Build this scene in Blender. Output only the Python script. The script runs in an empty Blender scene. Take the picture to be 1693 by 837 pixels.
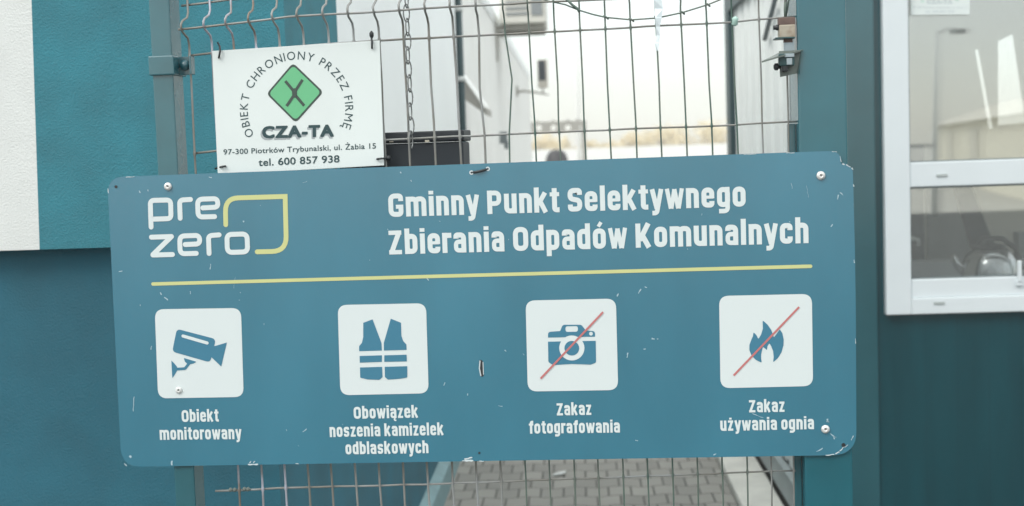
import bpy, bmesh, math, random
from mathutils import Vector, Matrix
random.seed(7)
D2R = math.radians
scn = bpy.context.scene
COL = scn.collection

# ------------------------------------------------------------------ camera
ZB = 1.10                                    # height of the blue sign's lower edge
YAW, PIT, ROL, FPX = 7.73495e-02, 7.43236e-02, -3.40851e-02, 2154.0
CAMP = Vector((0.97234, -2.45680, ZB + 0.58291))
FWD = Vector((-math.sin(YAW)*math.cos(PIT), math.cos(YAW)*math.cos(PIT), -math.sin(PIT)))
_R = Vector((math.cos(YAW), math.sin(YAW), 0)); _U = _R.cross(FWD)
RGT = _R*math.cos(ROL) + _U*math.sin(ROL)
UPV = -_R*math.sin(ROL) + _U*math.cos(ROL)
cd = bpy.data.cameras.new('camera'); cam = bpy.data.objects.new('camera', cd); COL.objects.link(cam)
cam.matrix_world = Matrix(((RGT.x, UPV.x, -FWD.x, CAMP.x), (RGT.y, UPV.y, -FWD.y, CAMP.y), (RGT.z, UPV.z, -FWD.z, CAMP.z), (0, 0, 0, 1)))
cd.sensor_width = 36; cd.lens = FPX/1693*36; cd.clip_end = 3000; cd.clip_start = 0.05
cd.dof.use_dof = True; cd.dof.focus_distance = 2.46; cd.dof.aperture_fstop = 4.6
scn.camera = cam

# ------------------------------------------------------------------ world, sun, exposure
SUN_EL, SUN_AZ = 44, 222                     # sun high behind the photographer's left shoulder, thin cloud
w = bpy.data.worlds.new('World'); scn.world = w; w.use_nodes = True
nt = w.node_tree; nt.nodes.clear()
out = nt.nodes.new('ShaderNodeOutputWorld'); add = nt.nodes.new('ShaderNodeAddShader')
b1 = nt.nodes.new('ShaderNodeBackground'); b2 = nt.nodes.new('ShaderNodeBackground')
sky = nt.nodes.new('ShaderNodeTexSky'); sky.sky_type = 'NISHITA'; sky.sun_disc = False
sky.sun_elevation = D2R(SUN_EL); sky.sun_rotation = D2R(SUN_AZ)
nt.links.new(sky.outputs[0], b1.inputs[0]); b1.inputs[1].default_value = 0.05
tc = nt.nodes.new('ShaderNodeTexCoord'); sp = nt.nodes.new('ShaderNodeSeparateXYZ')
nt.links.new(tc.outputs['Generated'], sp.inputs[0])
mr = nt.nodes.new('ShaderNodeMapRange'); mr.inputs[1].default_value = 0; mr.inputs[2].default_value = 1
mr.inputs[3].default_value = 0.70; mr.inputs[4].default_value = 1.90
nt.links.new(sp.outputs[2], mr.inputs[0]); nt.links.new(mr.outputs[0], b2.inputs[1])
b2.inputs[0].default_value = (0.975, 0.99, 0.935, 1)
nt.links.new(b1.outputs[0], add.inputs[0]); nt.links.new(b2.outputs[0], add.inputs[1]); nt.links.new(add.outputs[0], out.inputs[0])
sd = bpy.data.lights.new('sun', 'SUN'); sd.energy = 1.4; sd.angle = D2R(24); sd.color = (1.0, 0.96, 0.9)
sun = bpy.data.objects.new('sun', sd); COL.objects.link(sun)
sv = Vector((math.sin(D2R(SUN_AZ))*math.cos(D2R(SUN_EL)), math.cos(D2R(SUN_AZ))*math.cos(D2R(SUN_EL)), math.sin(D2R(SUN_EL))))
sun.rotation_euler = sv.to_track_quat('Z', 'Y').to_euler(); sun.location = (0, 0, 30)
scn.view_settings.view_transform = 'Standard'; scn.view_settings.look = 'None'
scn.view_settings.exposure = 0.16; scn.view_settings.gamma = 1; scn.view_settings.use_curve_mapping = False
scn.cycles.max_bounces = 8
HAZE = 0.0034

# ------------------------------------------------------------------ rays: a pixel of the survey photo to a point on a real plane
def ray(px, py):
    return (FWD*FPX + RGT*(px-846.5) - UPV*(py-418.5)).normalized()
def at(px, py, Y=0.0):                       # on the plane of the fence
    r = ray(px, py); return CAMP + r*((Y-CAMP.y)/r.y)
def atz(px, py, z=0.0):
    r = ray(px, py); return CAMP + r*((z-CAMP.z)/r.z)
_v = ray(952, 254); AX = Vector((_v.x, _v.y, 0)).normalized(); RX = Vector((AX.y, -AX.x, 0))
C0 = Vector((CAMP.x, CAMP.y, 0))
def S(l, d, z): return C0 + RX*l + AX*d + Vector((0, 0, z))   # passage frame: lateral, depth from the viewer's foot, height
def atd(px, py, D):                          # on a wall across the passage
    r = ray(px, py); return CAMP + r*(D/r.dot(AX))
def atl(px, py, L):                          # on a wall along the passage
    r = ray(px, py); return CAMP + r*(L/r.dot(RX))
def ld(p): q = p - C0; return q.dot(RX), q.dot(AX), q.z

# ------------------------------------------------------------------ materials
def mat(name, col, rough=0.6, metal=0.0, ior=1.5, var=0.0, vscale=3.0, bump=0.0, bscale=60.0, col2=None, detail=4, thr=None, trans=None, streak=None):
    m = bpy.data.materials.new(name); m.use_nodes = True; n = m.node_tree; L = n.links
    p = n.nodes['Principled BSDF']; p.inputs['Roughness'].default_value = rough; p.inputs['Metallic'].default_value = metal; p.inputs['IOR'].default_value = ior
    p.inputs['Base Color'].default_value = (*col, 1)
    t = n.nodes.new('ShaderNodeTexCoord')
    if var or col2:
        z = n.nodes.new('ShaderNodeTexNoise'); z.inputs['Scale'].default_value = vscale; z.inputs['Detail'].default_value = detail
        src = t.outputs['Object']
        if streak:
            mp = n.nodes.new('ShaderNodeMapping'); mp.inputs['Scale'].default_value = streak; L.new(src, mp.inputs[0]); src = mp.outputs[0]
        L.new(src, z.inputs['Vector'])
        r = n.nodes.new('ShaderNodeValToRGB')
        a, b = thr or (0.3, 0.7); r.color_ramp.elements[0].position = a; r.color_ramp.elements[1].position = b
        if col2: c1, c2 = col, col2
        else: c1, c2 = [c*(1-var) for c in col], [min(1, c*(1+var)) for c in col]
        r.color_ramp.elements[0].color = (*c1, 1); r.color_ramp.elements[1].color = (*c2, 1)
        L.new(z.outputs['Fac'], r.inputs[0]); L.new(r.outputs[0], p.inputs['Base Color'])
        if rough > .15:
            q = n.nodes.new('ShaderNodeMapRange'); q.inputs[3].default_value = rough*.85; q.inputs[4].default_value = min(1, rough*1.15)
            L.new(z.outputs['Fac'], q.inputs[0]); L.new(q.outputs[0], p.inputs['Roughness'])
    if bump:
        z2 = n.nodes.new('ShaderNodeTexNoise'); z2.inputs['Scale'].default_value = bscale; z2.inputs['Detail'].default_value = 3
        L.new(t.outputs['Object'], z2.inputs['Vector'])
        bp = n.nodes.new('ShaderNodeBump'); bp.inputs['Strength'].default_value = bump; bp.inputs['Distance'].default_value = 0.004
        L.new(z2.outputs['Fac'], bp.inputs['Height']); L.new(bp.outputs[0], p.inputs['Normal'])
    return m
M = {}
M['sign_blue'] = mat('sign_blue', (0.034, 0.176, 0.255), 0.24, ior=1.9, var=.09, vscale=2.2, detail=8, streak=(2.2, 2.2, .8), bump=.03, bscale=5)
M['sign_white'] = mat('sign_white', (0.66, 0.725, 0.735), 0.45)
M['icon_blue'] = mat('icon_blue', (0.045, 0.19, 0.29), 0.45)
M['yellow'] = mat('yellow', (0.58, 0.60, 0.27), 0.45)
M['salmon'] = mat('salmon', (0.52, 0.17, 0.17), 0.45)
M['scratch'] = mat('scratch', (0.36, 0.50, 0.57), 0.7)
M['edge_chip'] = mat('edge_chip', (0.56, 0.64, 0.67), 0.7)
M['plate_white'] = mat('plate_white', (0.71, 0.77, 0.765), 0.4, var=.025, vscale=6)
M['print_dark'] = mat('print_dark', (0.022, 0.035, 0.042), 0.5)
M['print_teal'] = mat('print_teal', (0.022, 0.06, 0.068), 0.5)
M['print_grey'] = mat('print_grey', (0.36, 0.40, 0.42), 0.5)
M['print_green'] = mat('print_green', (0.14, 0.48, 0.24), 0.5)
M['diamond_edge'] = mat('diamond_edge', (0.045, 0.07, 0.06), 0.5)
M['faded_green'] = mat('faded_green', (0.30, 0.62, 0.50), 0.5)
M['faded_grey'] = mat('faded_grey', (0.58, 0.64, 0.66), 0.5)
M['screw'] = mat('screw', (0.74, 0.74, 0.73), 0.42, metal=.35)
M['screw_dark'] = mat('screw_dark', (0.30, 0.30, 0.30), 0.5, metal=.5)
M['black'] = mat('black', (0.018, 0.022, 0.026), 0.45)
M['wire'] = mat('wire', (0.21, 0.205, 0.185), 0.5, metal=.2, col2=(0.34, 0.36, 0.37), vscale=5, thr=(.45, .68))
M['wire_green'] = mat('wire_green', (0.055, 0.115, 0.095), 0.5, col2=(0.17, 0.185, 0.16), vscale=7)
M['wire_worn'] = mat('wire_worn', (0.42, 0.43, 0.50), 0.5, metal=.2, col2=(0.20, 0.17, 0.14), vscale=8, thr=(.45, .6))
M['chain'] = mat('chain', (0.20, 0.21, 0.21), 0.4, metal=.6, var=.3, vscale=20)
M['post_grey'] = mat('post_grey', (0.026, 0.122, 0.150), 0.22, ior=1.8, var=.16, vscale=7, detail=8, bump=.015, bscale=50)
M['post_teal'] = mat('post_teal', (0.010, 0.112, 0.146), 0.20, ior=1.8, var=.14, vscale=6, bump=.06, bscale=22)
M['rust'] = mat('rust', (0.40, 0.36, 0.29), 0.65, metal=.1, col2=(0.24, 0.17, 0.12), vscale=45, thr=(.45, .75), bump=.2, bscale=90)
M['rust_dark'] = mat('rust_dark', (0.16, 0.11, 0.095), 0.7, metal=.2, var=.3, vscale=40)
M['galv'] = mat('galv', (0.34, 0.40, 0.43), 0.4, metal=.5, var=.2, vscale=40)
M['latch_teal'] = mat('latch_teal', (0.025, 0.075, 0.08), 0.4, var=.2, vscale=30)
M['latch_edge'] = mat('latch_edge', (0.15, 0.18, 0.165), 0.5, var=.2, vscale=30)
M['plaster_teal'] = mat('plaster_teal', (0.036, 0.196, 0.248), 0.85, var=.12, vscale=9, detail=8, bump=.55, bscale=230)
M['plaster_white'] = mat('plaster_white', (0.70, 0.725, 0.715), 0.85, var=.04, vscale=9, detail=8, bump=.45, bscale=230)
M['plinth_teal'] = mat('plinth_teal', (0.017, 0.120, 0.172), 0.75, var=.18, vscale=4, detail=9, bump=.42, bscale=210)
M['base_strip'] = mat('base_strip', (0.20, 0.33, 0.36), 0.7, var=.15, vscale=10)
M['panel_white'] = mat('panel_white', (0.86, 0.90, 0.91), 0.5, var=.03, vscale=2)
M['panel_cream'] = mat('panel_cream', (0.87, 0.88, 0.86), 0.5, var=.04, vscale=3)
M['mailbox'] = mat('mailbox', (0.018, 0.025, 0.033), 0.6, var=.12, vscale=12)
M['mailbox_lid'] = mat('mailbox_lid', (0.014, 0.019, 0.025), 0.55)
M['brass'] = mat('brass', (0.62, 0.58, 0.48), 0.4, metal=.3)
M['pipe_dark'] = mat('pipe_dark', (0.025, 0.060, 0.068), 0.4)
M['clip_white'] = mat('clip_white', (0.66, 0.68, 0.67), 0.5)
M['ac_white'] = mat('ac_white', (0.62, 0.61, 0.56), 0.5, var=.05, vscale=9)
M['ac_dark'] = mat('ac_dark', (0.22, 0.24, 0.25), 0.6)
M['lamp_dark'] = mat('lamp_dark', (0.03, 0.04, 0.05), 0.35)
M['lamp_frame'] = mat('lamp_frame', (0.45, 0.43, 0.38), 0.5)
M['kiosk'] = mat('kiosk', (0.004, 0.056, 0.072), 0.20, ior=1.62, var=.12, vscale=2.0, bump=.04, bscale=5, streak=(6, 6, .7))
M['kiosk_trim'] = mat('kiosk_trim', (0.016, 0.092, 0.115), 0.18, ior=1.8, var=.1, vscale=4)
M['container_grey'] = mat('container_grey', (0.74, 0.77, 0.76), 0.5, var=.05, vscale=4)
M['rail_grey'] = mat('rail_grey', (0.30, 0.35, 0.36), 0.5, var=.1, vscale=4)
M['container_dark'] = mat('container_dark', (0.020, 0.050, 0.058), 0.45)
M['pvc'] = mat('pvc', (0.68, 0.735, 0.765), 0.35, var=.02, vscale=5)
M['seal'] = mat('seal', (0.16, 0.19, 0.20), 0.6)
M['cap_grey'] = mat('cap_grey', (0.42, 0.46, 0.46), 0.5)
M['room_wall'] = mat('room_wall', (0.80, 0.78, 0.70), 0.8, var=.05, vscale=2)
M['room_floor'] = mat('room_floor', (0.20, 0.19, 0.17), 0.7, var=.2, vscale=6)
M['room_ceiling'] = mat('room_ceiling', (0.72, 0.73, 0.71), 0.8)
M['steel'] = mat('steel', (0.62, 0.63, 0.64), 0.16, metal=1.0)
M['black_plastic'] = mat('black_plastic', (0.02, 0.022, 0.026), 0.35)
M['cabinet'] = mat('cabinet', (0.035, 0.055, 0.068), 0.6, col2=(0.015, 0.024, 0.03), vscale=26)
M['desk'] = mat('desk', (0.55, 0.58, 0.60), 0.5, var=.06, vscale=5)
M['grey_board'] = mat('grey_board', (0.36, 0.39, 0.39), 0.7, var=.12, vscale=5)
M['reflection_dark'] = mat('reflection_dark', (0.05, 0.068, 0.085), 0.9, var=.35, vscale=6)
M['beam'] = mat('beam', (0.36, 0.35, 0.32), 0.6, var=.1, vscale=6)
M['white_paint'] = mat('white_paint', (0.78, 0.79, 0.78), 0.6)
M['bell'] = mat('bell', (0.014, 0.014, 0.02), 0.5, var=.2, vscale=8)
M['slab'] = mat('slab', (0.72, 0.71, 0.66), 0.8, var=.10, vscale=7, bump=.3, bscale=60)
M['asphalt'] = mat('asphalt', (0.045, 0.047, 0.047), 0.9, var=.25, vscale=1.5, bump=.3, bscale=90)
M['yard'] = mat('yard', (0.42, 0.41, 0.38), 0.9, var=.12, vscale=.5)
M['hall_wall'] = mat('hall_wall', (0.78, 0.74, 0.62), 0.8, var=.05, vscale=1)
M['hall_roof'] = mat('hall_roof', (0.58, 0.55, 0.48), 0.7, var=.08, vscale=1)
M['lamp_post'] = mat('lamp_post', (0.66, 0.68, 0.68), 0.5)
M['bark'] = mat('bark', (0.14, 0.11, 0.08), 0.9, var=.3, vscale=20)
M['leaf'] = mat('leaf', (0.76, 0.62, 0.37), 0.7, col2=(0.62, 0.55, 0.34), vscale=.9)
M['plastic_clear'] = mat('plastic_clear', (0.66, 0.74, 0.78), 0.3)
M['plastic_green'] = mat('plastic_green', (0.42, 0.62, 0.56), 0.5)
def glass_mat():
    m = bpy.data.materials.new('window_glass'); m.use_nodes = True; n = m.node_tree; n.nodes.clear()
    o = n.nodes.new('ShaderNodeOutputMaterial'); mx = n.nodes.new('ShaderNodeMixShader'); t = n.nodes.new('ShaderNodeBsdfTransparent'); g = n.nodes.new('ShaderNodeBsdfGlossy')
    t.inputs[0].default_value = (.93, .95, .95, 1); g.inputs['Roughness'].default_value = 0.010; g.inputs['Color'].default_value = (.95, .97, .96, 1)
    mx.inputs[0].default_value = 0.34
    n.links.new(t.outputs[0], mx.inputs[1]); n.links.new(g.outputs[0], mx.inputs[2]); n.links.new(mx.outputs[0], o.inputs[0])
    return m
M['glass'] = glass_mat()
def paving_mat():
    m = mat('paving', (0.2, 0.2, 0.19), 0.85); n = m.node_tree; L = n.links; p = n.nodes['Principled BSDF']
    t = n.nodes.new('ShaderNodeTexCoord'); s = n.nodes.new('ShaderNodeSeparateXYZ'); L.new(t.outputs['Object'], s.inputs[0])
    def math_(op, a, b=None):
        q = n.nodes.new('ShaderNodeMath'); q.operation = op
        for i, v in enumerate((a, b)):
            if v is None: continue
            if hasattr(v, 'links'): L.new(v, q.inputs[i])
            else: q.inputs[i].default_value = v
        return q.outputs[0]
    wv = math_('MULTIPLY', math_('SINE', math_('MULTIPLY', s.outputs[0], 2*math.pi/0.224)), 0.014)
    y = math_('ADD', s.outputs[1], wv)
    c = n.nodes.new('ShaderNodeCombineXYZ'); L.new(s.outputs[0], c.inputs[0]); L.new(y, c.inputs[1])
    b = n.nodes.new('ShaderNodeTexBrick'); L.new(c.outputs[0], b.inputs['Vector'])
    b.inputs['Scale'].default_value = 1; b.inputs['Brick Width'].default_value = 0.112; b.inputs['Row Height'].default_value = 0.172
    b.inputs['Mortar Size'].default_value = 0.0055; b.inputs['Mortar Smooth'].default_value = .35; b.offset = 0.5
    b.inputs['Color1'].default_value = (0.30, 0.292, 0.272, 1); b.inputs['Color2'].default_value = (0.40, 0.388, 0.36, 1); b.inputs['Mortar'].default_value = (0.125, 0.122, 0.115, 1)
    z = n.nodes.new('ShaderNodeTexNoise'); z.inputs['Scale'].default_value = 3.2; z.inputs['Detail'].default_value = 9; L.new(t.outputs['Object'], z.inputs['Vector'])
    mx = n.nodes.new('ShaderNodeMix'); mx.data_type = 'RGBA'; mx.blend_type = 'MULTIPLY'; mx.inputs[0].default_value = .6
    L.new(b.outputs['Color'], mx.inputs[6]); L.new(z.outputs['Color'], mx.inputs[7])
    r = n.nodes.new('ShaderNodeValToRGB'); r.color_ramp.elements[0].color = (.62, .62, .62, 1); r.color_ramp.elements[1].color = (1, 1, .98, 1)
    L.new(z.outputs['Fac'], r.inputs[0]); L.new(r.outputs[0], mx.inputs[7]); L.new(mx.outputs[2], p.inputs['Base Color'])
    bp = n.nodes.new('ShaderNodeBump'); bp.inputs['Distance'].default_value = .006; bp.inputs['Strength'].default_value = .7; bp.invert = True
    L.new(b.outputs['Fac'], bp.inputs['Height']); L.new(bp.outputs[0], p.inputs['Normal'])
    return m
M['paving'] = paving_mat()

# ------------------------------------------------------------------ mesh helpers
class MB:
    def __init__(s): s.v = []; s.f = []; s.sm = []
    def quad(s, pts):
        i = len(s.v); s.v += [Vector(p) for p in pts]; s.f.append(tuple(range(i, i+len(pts)))); s.sm.append(False); return s
    def hexa(s, a, b):                       # a: 4 points of one face, b: the 4 opposite ones in the same order
        i = len(s.v); s.v += [Vector(p) for p in a] + [Vector(p) for p in b]
        for f in ((0, 1, 2, 3), (7, 6, 5, 4), (0, 4, 5, 1), (1, 5, 6, 2), (2, 6, 7, 3), (3, 7, 4, 0)):
            s.f.append(tuple(i+k for k in f)); s.sm.append(False)
        return s
    def box(s, x0, x1, y0, y1, z0, z1):
        return s.hexa([(x0, y0, z0), (x1, y0, z0), (x1, y0, z1), (x0, y0, z1)], [(x0, y1, z0), (x1, y1, z0), (x1, y1, z1), (x0, y1, z1)])
    def sbox(s, l0, l1, d0, d1, z0, z1):
        return s.hexa([S(l0, d0, z0), S(l1, d0, z0), S(l1, d0, z1), S(l0, d0, z1)], [S(l0, d1, z0), S(l1, d1, z0), S(l1, d1, z1), S(l0, d1, z1)])
    def slabquad(s, pts, n):                 # a quad with thickness vector n
        n = Vector(n); return s.hexa(pts, [Vector(p)+n for p in pts])
    def tube(s, pts, r, k=8, closed=False):
        pts = [Vector(p) for p in pts]; n = len(pts); i0 = len(s.v); up = None
        rr = r if isinstance(r, (list, tuple)) else [r]*n
        for a, p in enumerate(pts):
            if closed: t = pts[(a+1) % n] - pts[a-1]
            else: t = pts[min(a+1, n-1)] - pts[max(a-1, 0)]
            t.normalize()
            if up is None:
                up = Vector((0, 0, 1)) if abs(t.z) < .9 else Vector((1, 0, 0))
            x = (up - t*up.dot(t)).normalized(); up = x; y = t.cross(x)
            for j in range(k):
                g = 2*math.pi*j/k; s.v.append(p + (x*math.cos(g)+y*math.sin(g))*rr[a])
        for a in range(n if closed else n-1):
            for j in range(k):
                b = (a+1) % n
                s.f.append((i0+a*k+j, i0+a*k+(j+1) % k, i0+b*k+(j+1) % k, i0+b*k+j)); s.sm.append(True)
        if not closed:
            s.f.append(tuple(i0+j for j in range(k))[::-1]); s.f.append(tuple(i0+(n-1)*k+j for j in range(k))); s.sm += [False, False]
        return s
    def lathe(s, c, axis, prof, k=20, xr=None):   # prof: (radius, distance along the axis)
        c = Vector(c); axis = Vector(axis).normalized(); u = Vector((0, 0, 1)) if abs(axis.z) < .9 else Vector((1, 0, 0))
        x = (u - axis*u.dot(axis)).normalized(); y = axis.cross(x); i0 = len(s.v)
        for r, h in prof:
            for j in range(k):
                g = 2*math.pi*j/k; s.v.append(c + axis*h + (x*math.cos(g)+y*math.sin(g))*max(r, 1e-5))
        for a in range(len(prof)-1):
            for j in range(k):
                s.f.append((i0+a*k+j, i0+a*k+(j+1) % k, i0+(a+1)*k+(j+1) % k, i0+(a+1)*k+j)); s.sm.append(True)
        s.f.append(tuple(i0+j for j in range(k))[::-1]); s.f.append(tuple(i0+(len(prof)-1)*k+j for j in range(k))); s.sm += [False, False]
        return s
    def build(s, name, m, parent=None, bevel=0.0, loc=None):
        o0 = Vector((0, 0, 0))
        q = parent
        while q is not None: o0 = o0 + q.location; q = q.parent
        L = Vector(loc) - o0 if loc is not None else Vector((0, 0, 0))
        me = bpy.data.meshes.new(name); me.from_pydata([tuple(v-o0-L) for v in s.v], [], s.f)
        bm = bmesh.new(); bm.from_mesh(me); bmesh.ops.recalc_face_normals(bm, faces=bm.faces)
        if bevel:
            try: bmesh.ops.bevel(bm, geom=[e for e in bm.edges if e.is_manifold and e.calc_face_angle(0) > .6], offset=bevel, segments=2, affect='EDGES', profile=.6)
            except Exception: pass
        bm.to_mesh(me); bm.free()
        if not bevel and any(s.sm): me.polygons.foreach_set('use_smooth', s.sm)
        me.materials.append(M[m] if isinstance(m, str) else m)
        o = bpy.data.objects.new(name, me); COL.objects.link(o); o.location = L
        if parent is not None: o.parent = parent
        return o
def tag(o, label=None, cat=None, group=None, kind=None):
    if label: o['label'] = label
    if cat: o['category'] = cat
    if group: o['group'] = group
    if kind: o['kind'] = kind
    return o
def thing(name, loc, label, cat, group=None):
    o = bpy.data.objects.new(name, None); COL.objects.link(o); o.location = loc; o.empty_display_size = .1
    return tag(o, label, cat, group)

# flat printed shapes: polygons (holes allowed by even-odd fill) on the plane u, v -> world
def fill(polys):
    cu = bpy.data.curves.new('tmp', 'CURVE'); cu.dimensions = '2D'; cu.fill_mode = 'FRONT'
    for pl in polys:
        spn = cu.splines.new('POLY'); spn.points.add(len(pl)-1); spn.use_cyclic_u = True
        for q, (x, y) in zip(spn.points, pl): q.co = (x, y, 0, 1)
    ob = bpy.data.objects.new('tmp', cu); COL.objects.link(ob)
    dg = bpy.context.evaluated_depsgraph_get(); me = bpy.data.meshes.new_from_object(ob.evaluated_get(dg))
    v = [(p.co.x, p.co.y) for p in me.vertices]; f = [tuple(p.vertices) for p in me.polygons]
    bpy.data.objects.remove(ob); bpy.data.curves.remove(cu); bpy.data.meshes.remove(me)
    return v, f
def addfill(mb, polys, conv):
    v, f = fill(polys); i = len(mb.v)
    mb.v += [Vector(conv(x, y)) for x, y in v]; mb.f += [tuple(i+k for k in q) for q in f]; mb.sm += [False]*len(f)
    return mb
def roundpoly(pts, r, closed=True, n=7):
    out_ = []; N = len(pts)
    rs = r if isinstance(r, (list, tuple)) else [r]*N
    for i in range(N):
        p = Vector(pts[i]).to_2d() if len(pts[i]) > 2 else Vector(pts[i])
        if (not closed and i in (0, N-1)) or rs[i] <= 0: out_.append(tuple(p)); continue
        a = Vector(pts[i-1]); b = Vector(pts[(i+1) % N]); va = a-p; vb = b-p
        ang = va.angle(vb)
        t = min(rs[i]/math.tan(ang/2), va.length*.499, vb.length*.499)
        s_ = p+va.normalized()*t; e_ = p+vb.normalized()*t
        for k in range(n+1):
            u = k/n
            # blend between a quadratic and the circular look: good enough for sign print
            q = s_*(1-u)**2 + p*2*u*(1-u) + e_*u*u; c_ = (s_+e_)/2
            out_.append(tuple(q))
    return out_
def ribbon(path, wd, closed=False, caps=True):
    P = [Vector(p) for p in path]; n = len(P); hw = wd/2
    L_, R_ = [], []
    for i in range(n):
        if closed: d0 = (P[i]-P[i-1]).normalized(); d1 = (P[(i+1) % n]-P[i]).normalized()
        else:
            d0 = (P[i]-P[i-1]).normalized() if i else (P[1]-P[0]).normalized()
            d1 = (P[i+1]-P[i]).normalized() if i < n-1 else d0
        n0 = Vector((-d0.y, d0.x)); n1 = Vector((-d1.y, d1.x)); m = (n0+n1)
        m = m.normalized(); c = max(.45, m.dot(n0)); L_.append(P[i]+m*hw/c); R_.append(P[i]-m*hw/c)
    if closed: return [[tuple(p) for p in L_], [tuple(p) for p in R_]]
    a = []
    if caps:
        d = (P[-1]-P[-2]).normalized(); g0 = math.atan2(d.y, d.x)
        e = [tuple(P[-1]+Vector((math.cos(g0+math.pi/2-k*math.pi/8), math.sin(g0+math.pi/2-k*math.pi/8)))*hw) for k in range(1, 8)]
        d = (P[0]-P[1]).normalized(); g1 = math.atan2(d.y, d.x)
        s_ = [tuple(P[0]+Vector((math.cos(g1+math.pi/2-k*math.pi/8), math.sin(g1+math.pi/2-k*math.pi/8)))*hw) for k in range(1, 8)]
    else: e = s_ = []
    return [[tuple(p) for p in L_] + e + [tuple(p) for p in reversed(R_)] + s_]
def circle(c, r, n=28, ry=None): return [(c[0]+r*math.cos(2*math.pi*k/n), c[1]+(ry or r)*math.sin(2*math.pi*k/n)) for k in range(n)]

# lettering: built-in font, squashed, thickened evenly, fitted between two points
FONT = bpy.data.fonts.load('<builtin>')
def glyphs(txt, space=1.0):
    fc = bpy.data.curves.new('t', 'FONT'); fc.body = txt; fc.size = 1; fc.font = FONT; fc.space_character = space; fc.resolution_u = 5
    fo = bpy.data.objects.new('t', fc); COL.objects.link(fo); dg = bpy.context.evaluated_depsgraph_get()
    me = bpy.data.meshes.new_from_object(fo.evaluated_get(dg))
    v = [(p.co.x, p.co.y) for p in me.vertices]; f = [tuple(p.vertices) for p in me.polygons]
    bpy.data.objects.remove(fo); bpy.data.curves.remove(fc); bpy.data.meshes.remove(me)
    return v, f
CAPH = 0.727
def cond(y):                                  # tall small letters and short tails, as on the sign
    if y < 0: return y*.72
    if y < .546: return y*1.10
    return .6006+(y-.546)*.70
def text(mb, txt, pl, pr, cap, conv, bold=(0, 0), space=1.0, tall=False, dstep=4e-6):
    """letters between the 2D points pl and pr (ink to ink) on the baseline; cap = capital height; bold = ink spread (x, y) in the same units"""
    v, f = glyphs(txt, space)
    if tall: v = [(x, cond(y)) for x, y in v]
    H = cond(CAPH) if tall else CAPH
    x0 = min(p[0] for p in v); x1 = max(p[0] for p in v); bx_, by_ = bold
    pl = Vector(pl); pr = Vector(pr); ux = (pr-pl).normalized(); uy = Vector((-ux.y, ux.x)); sx = ((pr-pl).length-2*bx_)/(x1-x0); sy = (cap-2*by_)/H
    n = 12 if bx_ else 1
    for k in range(n):
        ox, oy = (bx_*math.cos(2*math.pi*(k+.5)/n), by_*math.sin(2*math.pi*(k+.5)/n)) if n > 1 else (0, 0)
        if n > 1:                             # a squarer pen keeps the corners crisp
            m_ = max(abs(math.cos(2*math.pi*(k+.5)/n)), abs(math.sin(2*math.pi*(k+.5)/n)))**.6; ox /= m_; oy /= m_
        i = len(mb.v)
        for x, y in v:
            q = pl + ux*((x-x0)*sx+bx_+ox) + uy*(y*sy+by_+oy); mb.v.append(Vector(conv(q.x, q.y)) + Vector((0, -k*dstep, 0)))
        mb.f += [tuple(i+k_ for k_ in q) for q in f]; mb.sm += [False]*len(f)
    return mb

# ================================================================== the setting
g = MB(); g.quad([(-900, -900, 0), (900, -900, 0), (900, 1500, 0), (-900, 1500, 0)])
tag(g.build('ground', 'asphalt'), kind='structure')
p = MB(); p.quad([(-.69, -.9, 0), (.71, -.9, 0), (.71, 21, 0), (-.69, 21, 0)])
pv = p.build('paving', 'paving'); pv.location = C0 + AX*2.0 + Vector((0, 0, .004)); pv.rotation_euler = (0, 0, math.atan2(RX.y, RX.x)); tag(pv, kind='structure')
y_ = MB(); y_.quad([S(-120, 23.2, .004), S(120, 23.2, .004), S(160, 420, .004), S(-160, 420, .004)]); y_.quad([(-300, -400, .004), (300, -400, .004), (300, -24, .004), (-300, -24, .004)]); tag(y_.build('yard', 'yard'), kind='structure')  # pale sheet behind the viewer is added to bounce light onto the hall
k_ = MB(); k_.sbox(.713, .90, 3.1, 21, .0, .05); tag(k_.build('kerb', 'slab', bevel=.006), kind='structure')

q0, q1, q2, q3 = [atz(*q_, .010) for q_ in ((914, 787), (920, 783), (936, 780), (933, 784))]
x = MB(); x.slabquad([q0, q3, q2, q1], (0, 0, .006)); tag(x.build('paper_scrap', 'white_paint'), 'scrap of white paper lying on the grey paving behind the mesh', 'litter')
# ---- teal rendered building on the left
zo = atd(60, 413, 3.0).z                     # lower edge of the insulated upper wall
b = thing('rendered_building', S(-.66, 3.0, 0), 'teal rendered building with pale vertical stripes above a darker recessed plinth', 'building')
_, _, _ = 0, 0, 0
lw = ld(atd(58, 200, 3.0))[0]
x = MB()                                      # pale stripe with its slightly out of plumb edge
e0 = ld(atd(52, 0, 3.0))[0]; e1 = ld(atd(65.5, 413, 3.0))[0]; sl = (e0-e1)/(atd(52, 0, 3.0).z-zo); et = e1+sl*(3.4-zo)
x.hexa([S(-3.2, 3.0, zo), S(e1, 3.0, zo), S(et, 3.0, 3.4), S(-3.2, 3.0, 3.4)], [S(-3.2, 3.4, zo), S(e1, 3.4, zo), S(et, 3.4, 3.4), S(-3.2, 3.4, 3.4)])
x.build('white_stripe', 'plaster_white', b)
x = MB()
x.hexa([S(e1, 3.0, zo), S(-.66, 3.0, zo), S(-.66, 3.0, 3.4), S(et, 3.0, 3.4)], [S(e1, 3.4, zo), S(-.66, 3.4, zo), S(-.66, 3.4, 3.4), S(et, 3.4, 3.4)])
dw = ld(atl(557, 35, -.66))[1]
x.sbox(-1.2, -.66, 3.4, dw, zo, 3.4)
x.build('facade', 'plaster_teal', b)
x = MB(); x.sbox(-1.2, -.66, dw, 7.45, zo, 3.4)
x.build('side_stripe', 'panel_white', b)
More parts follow.
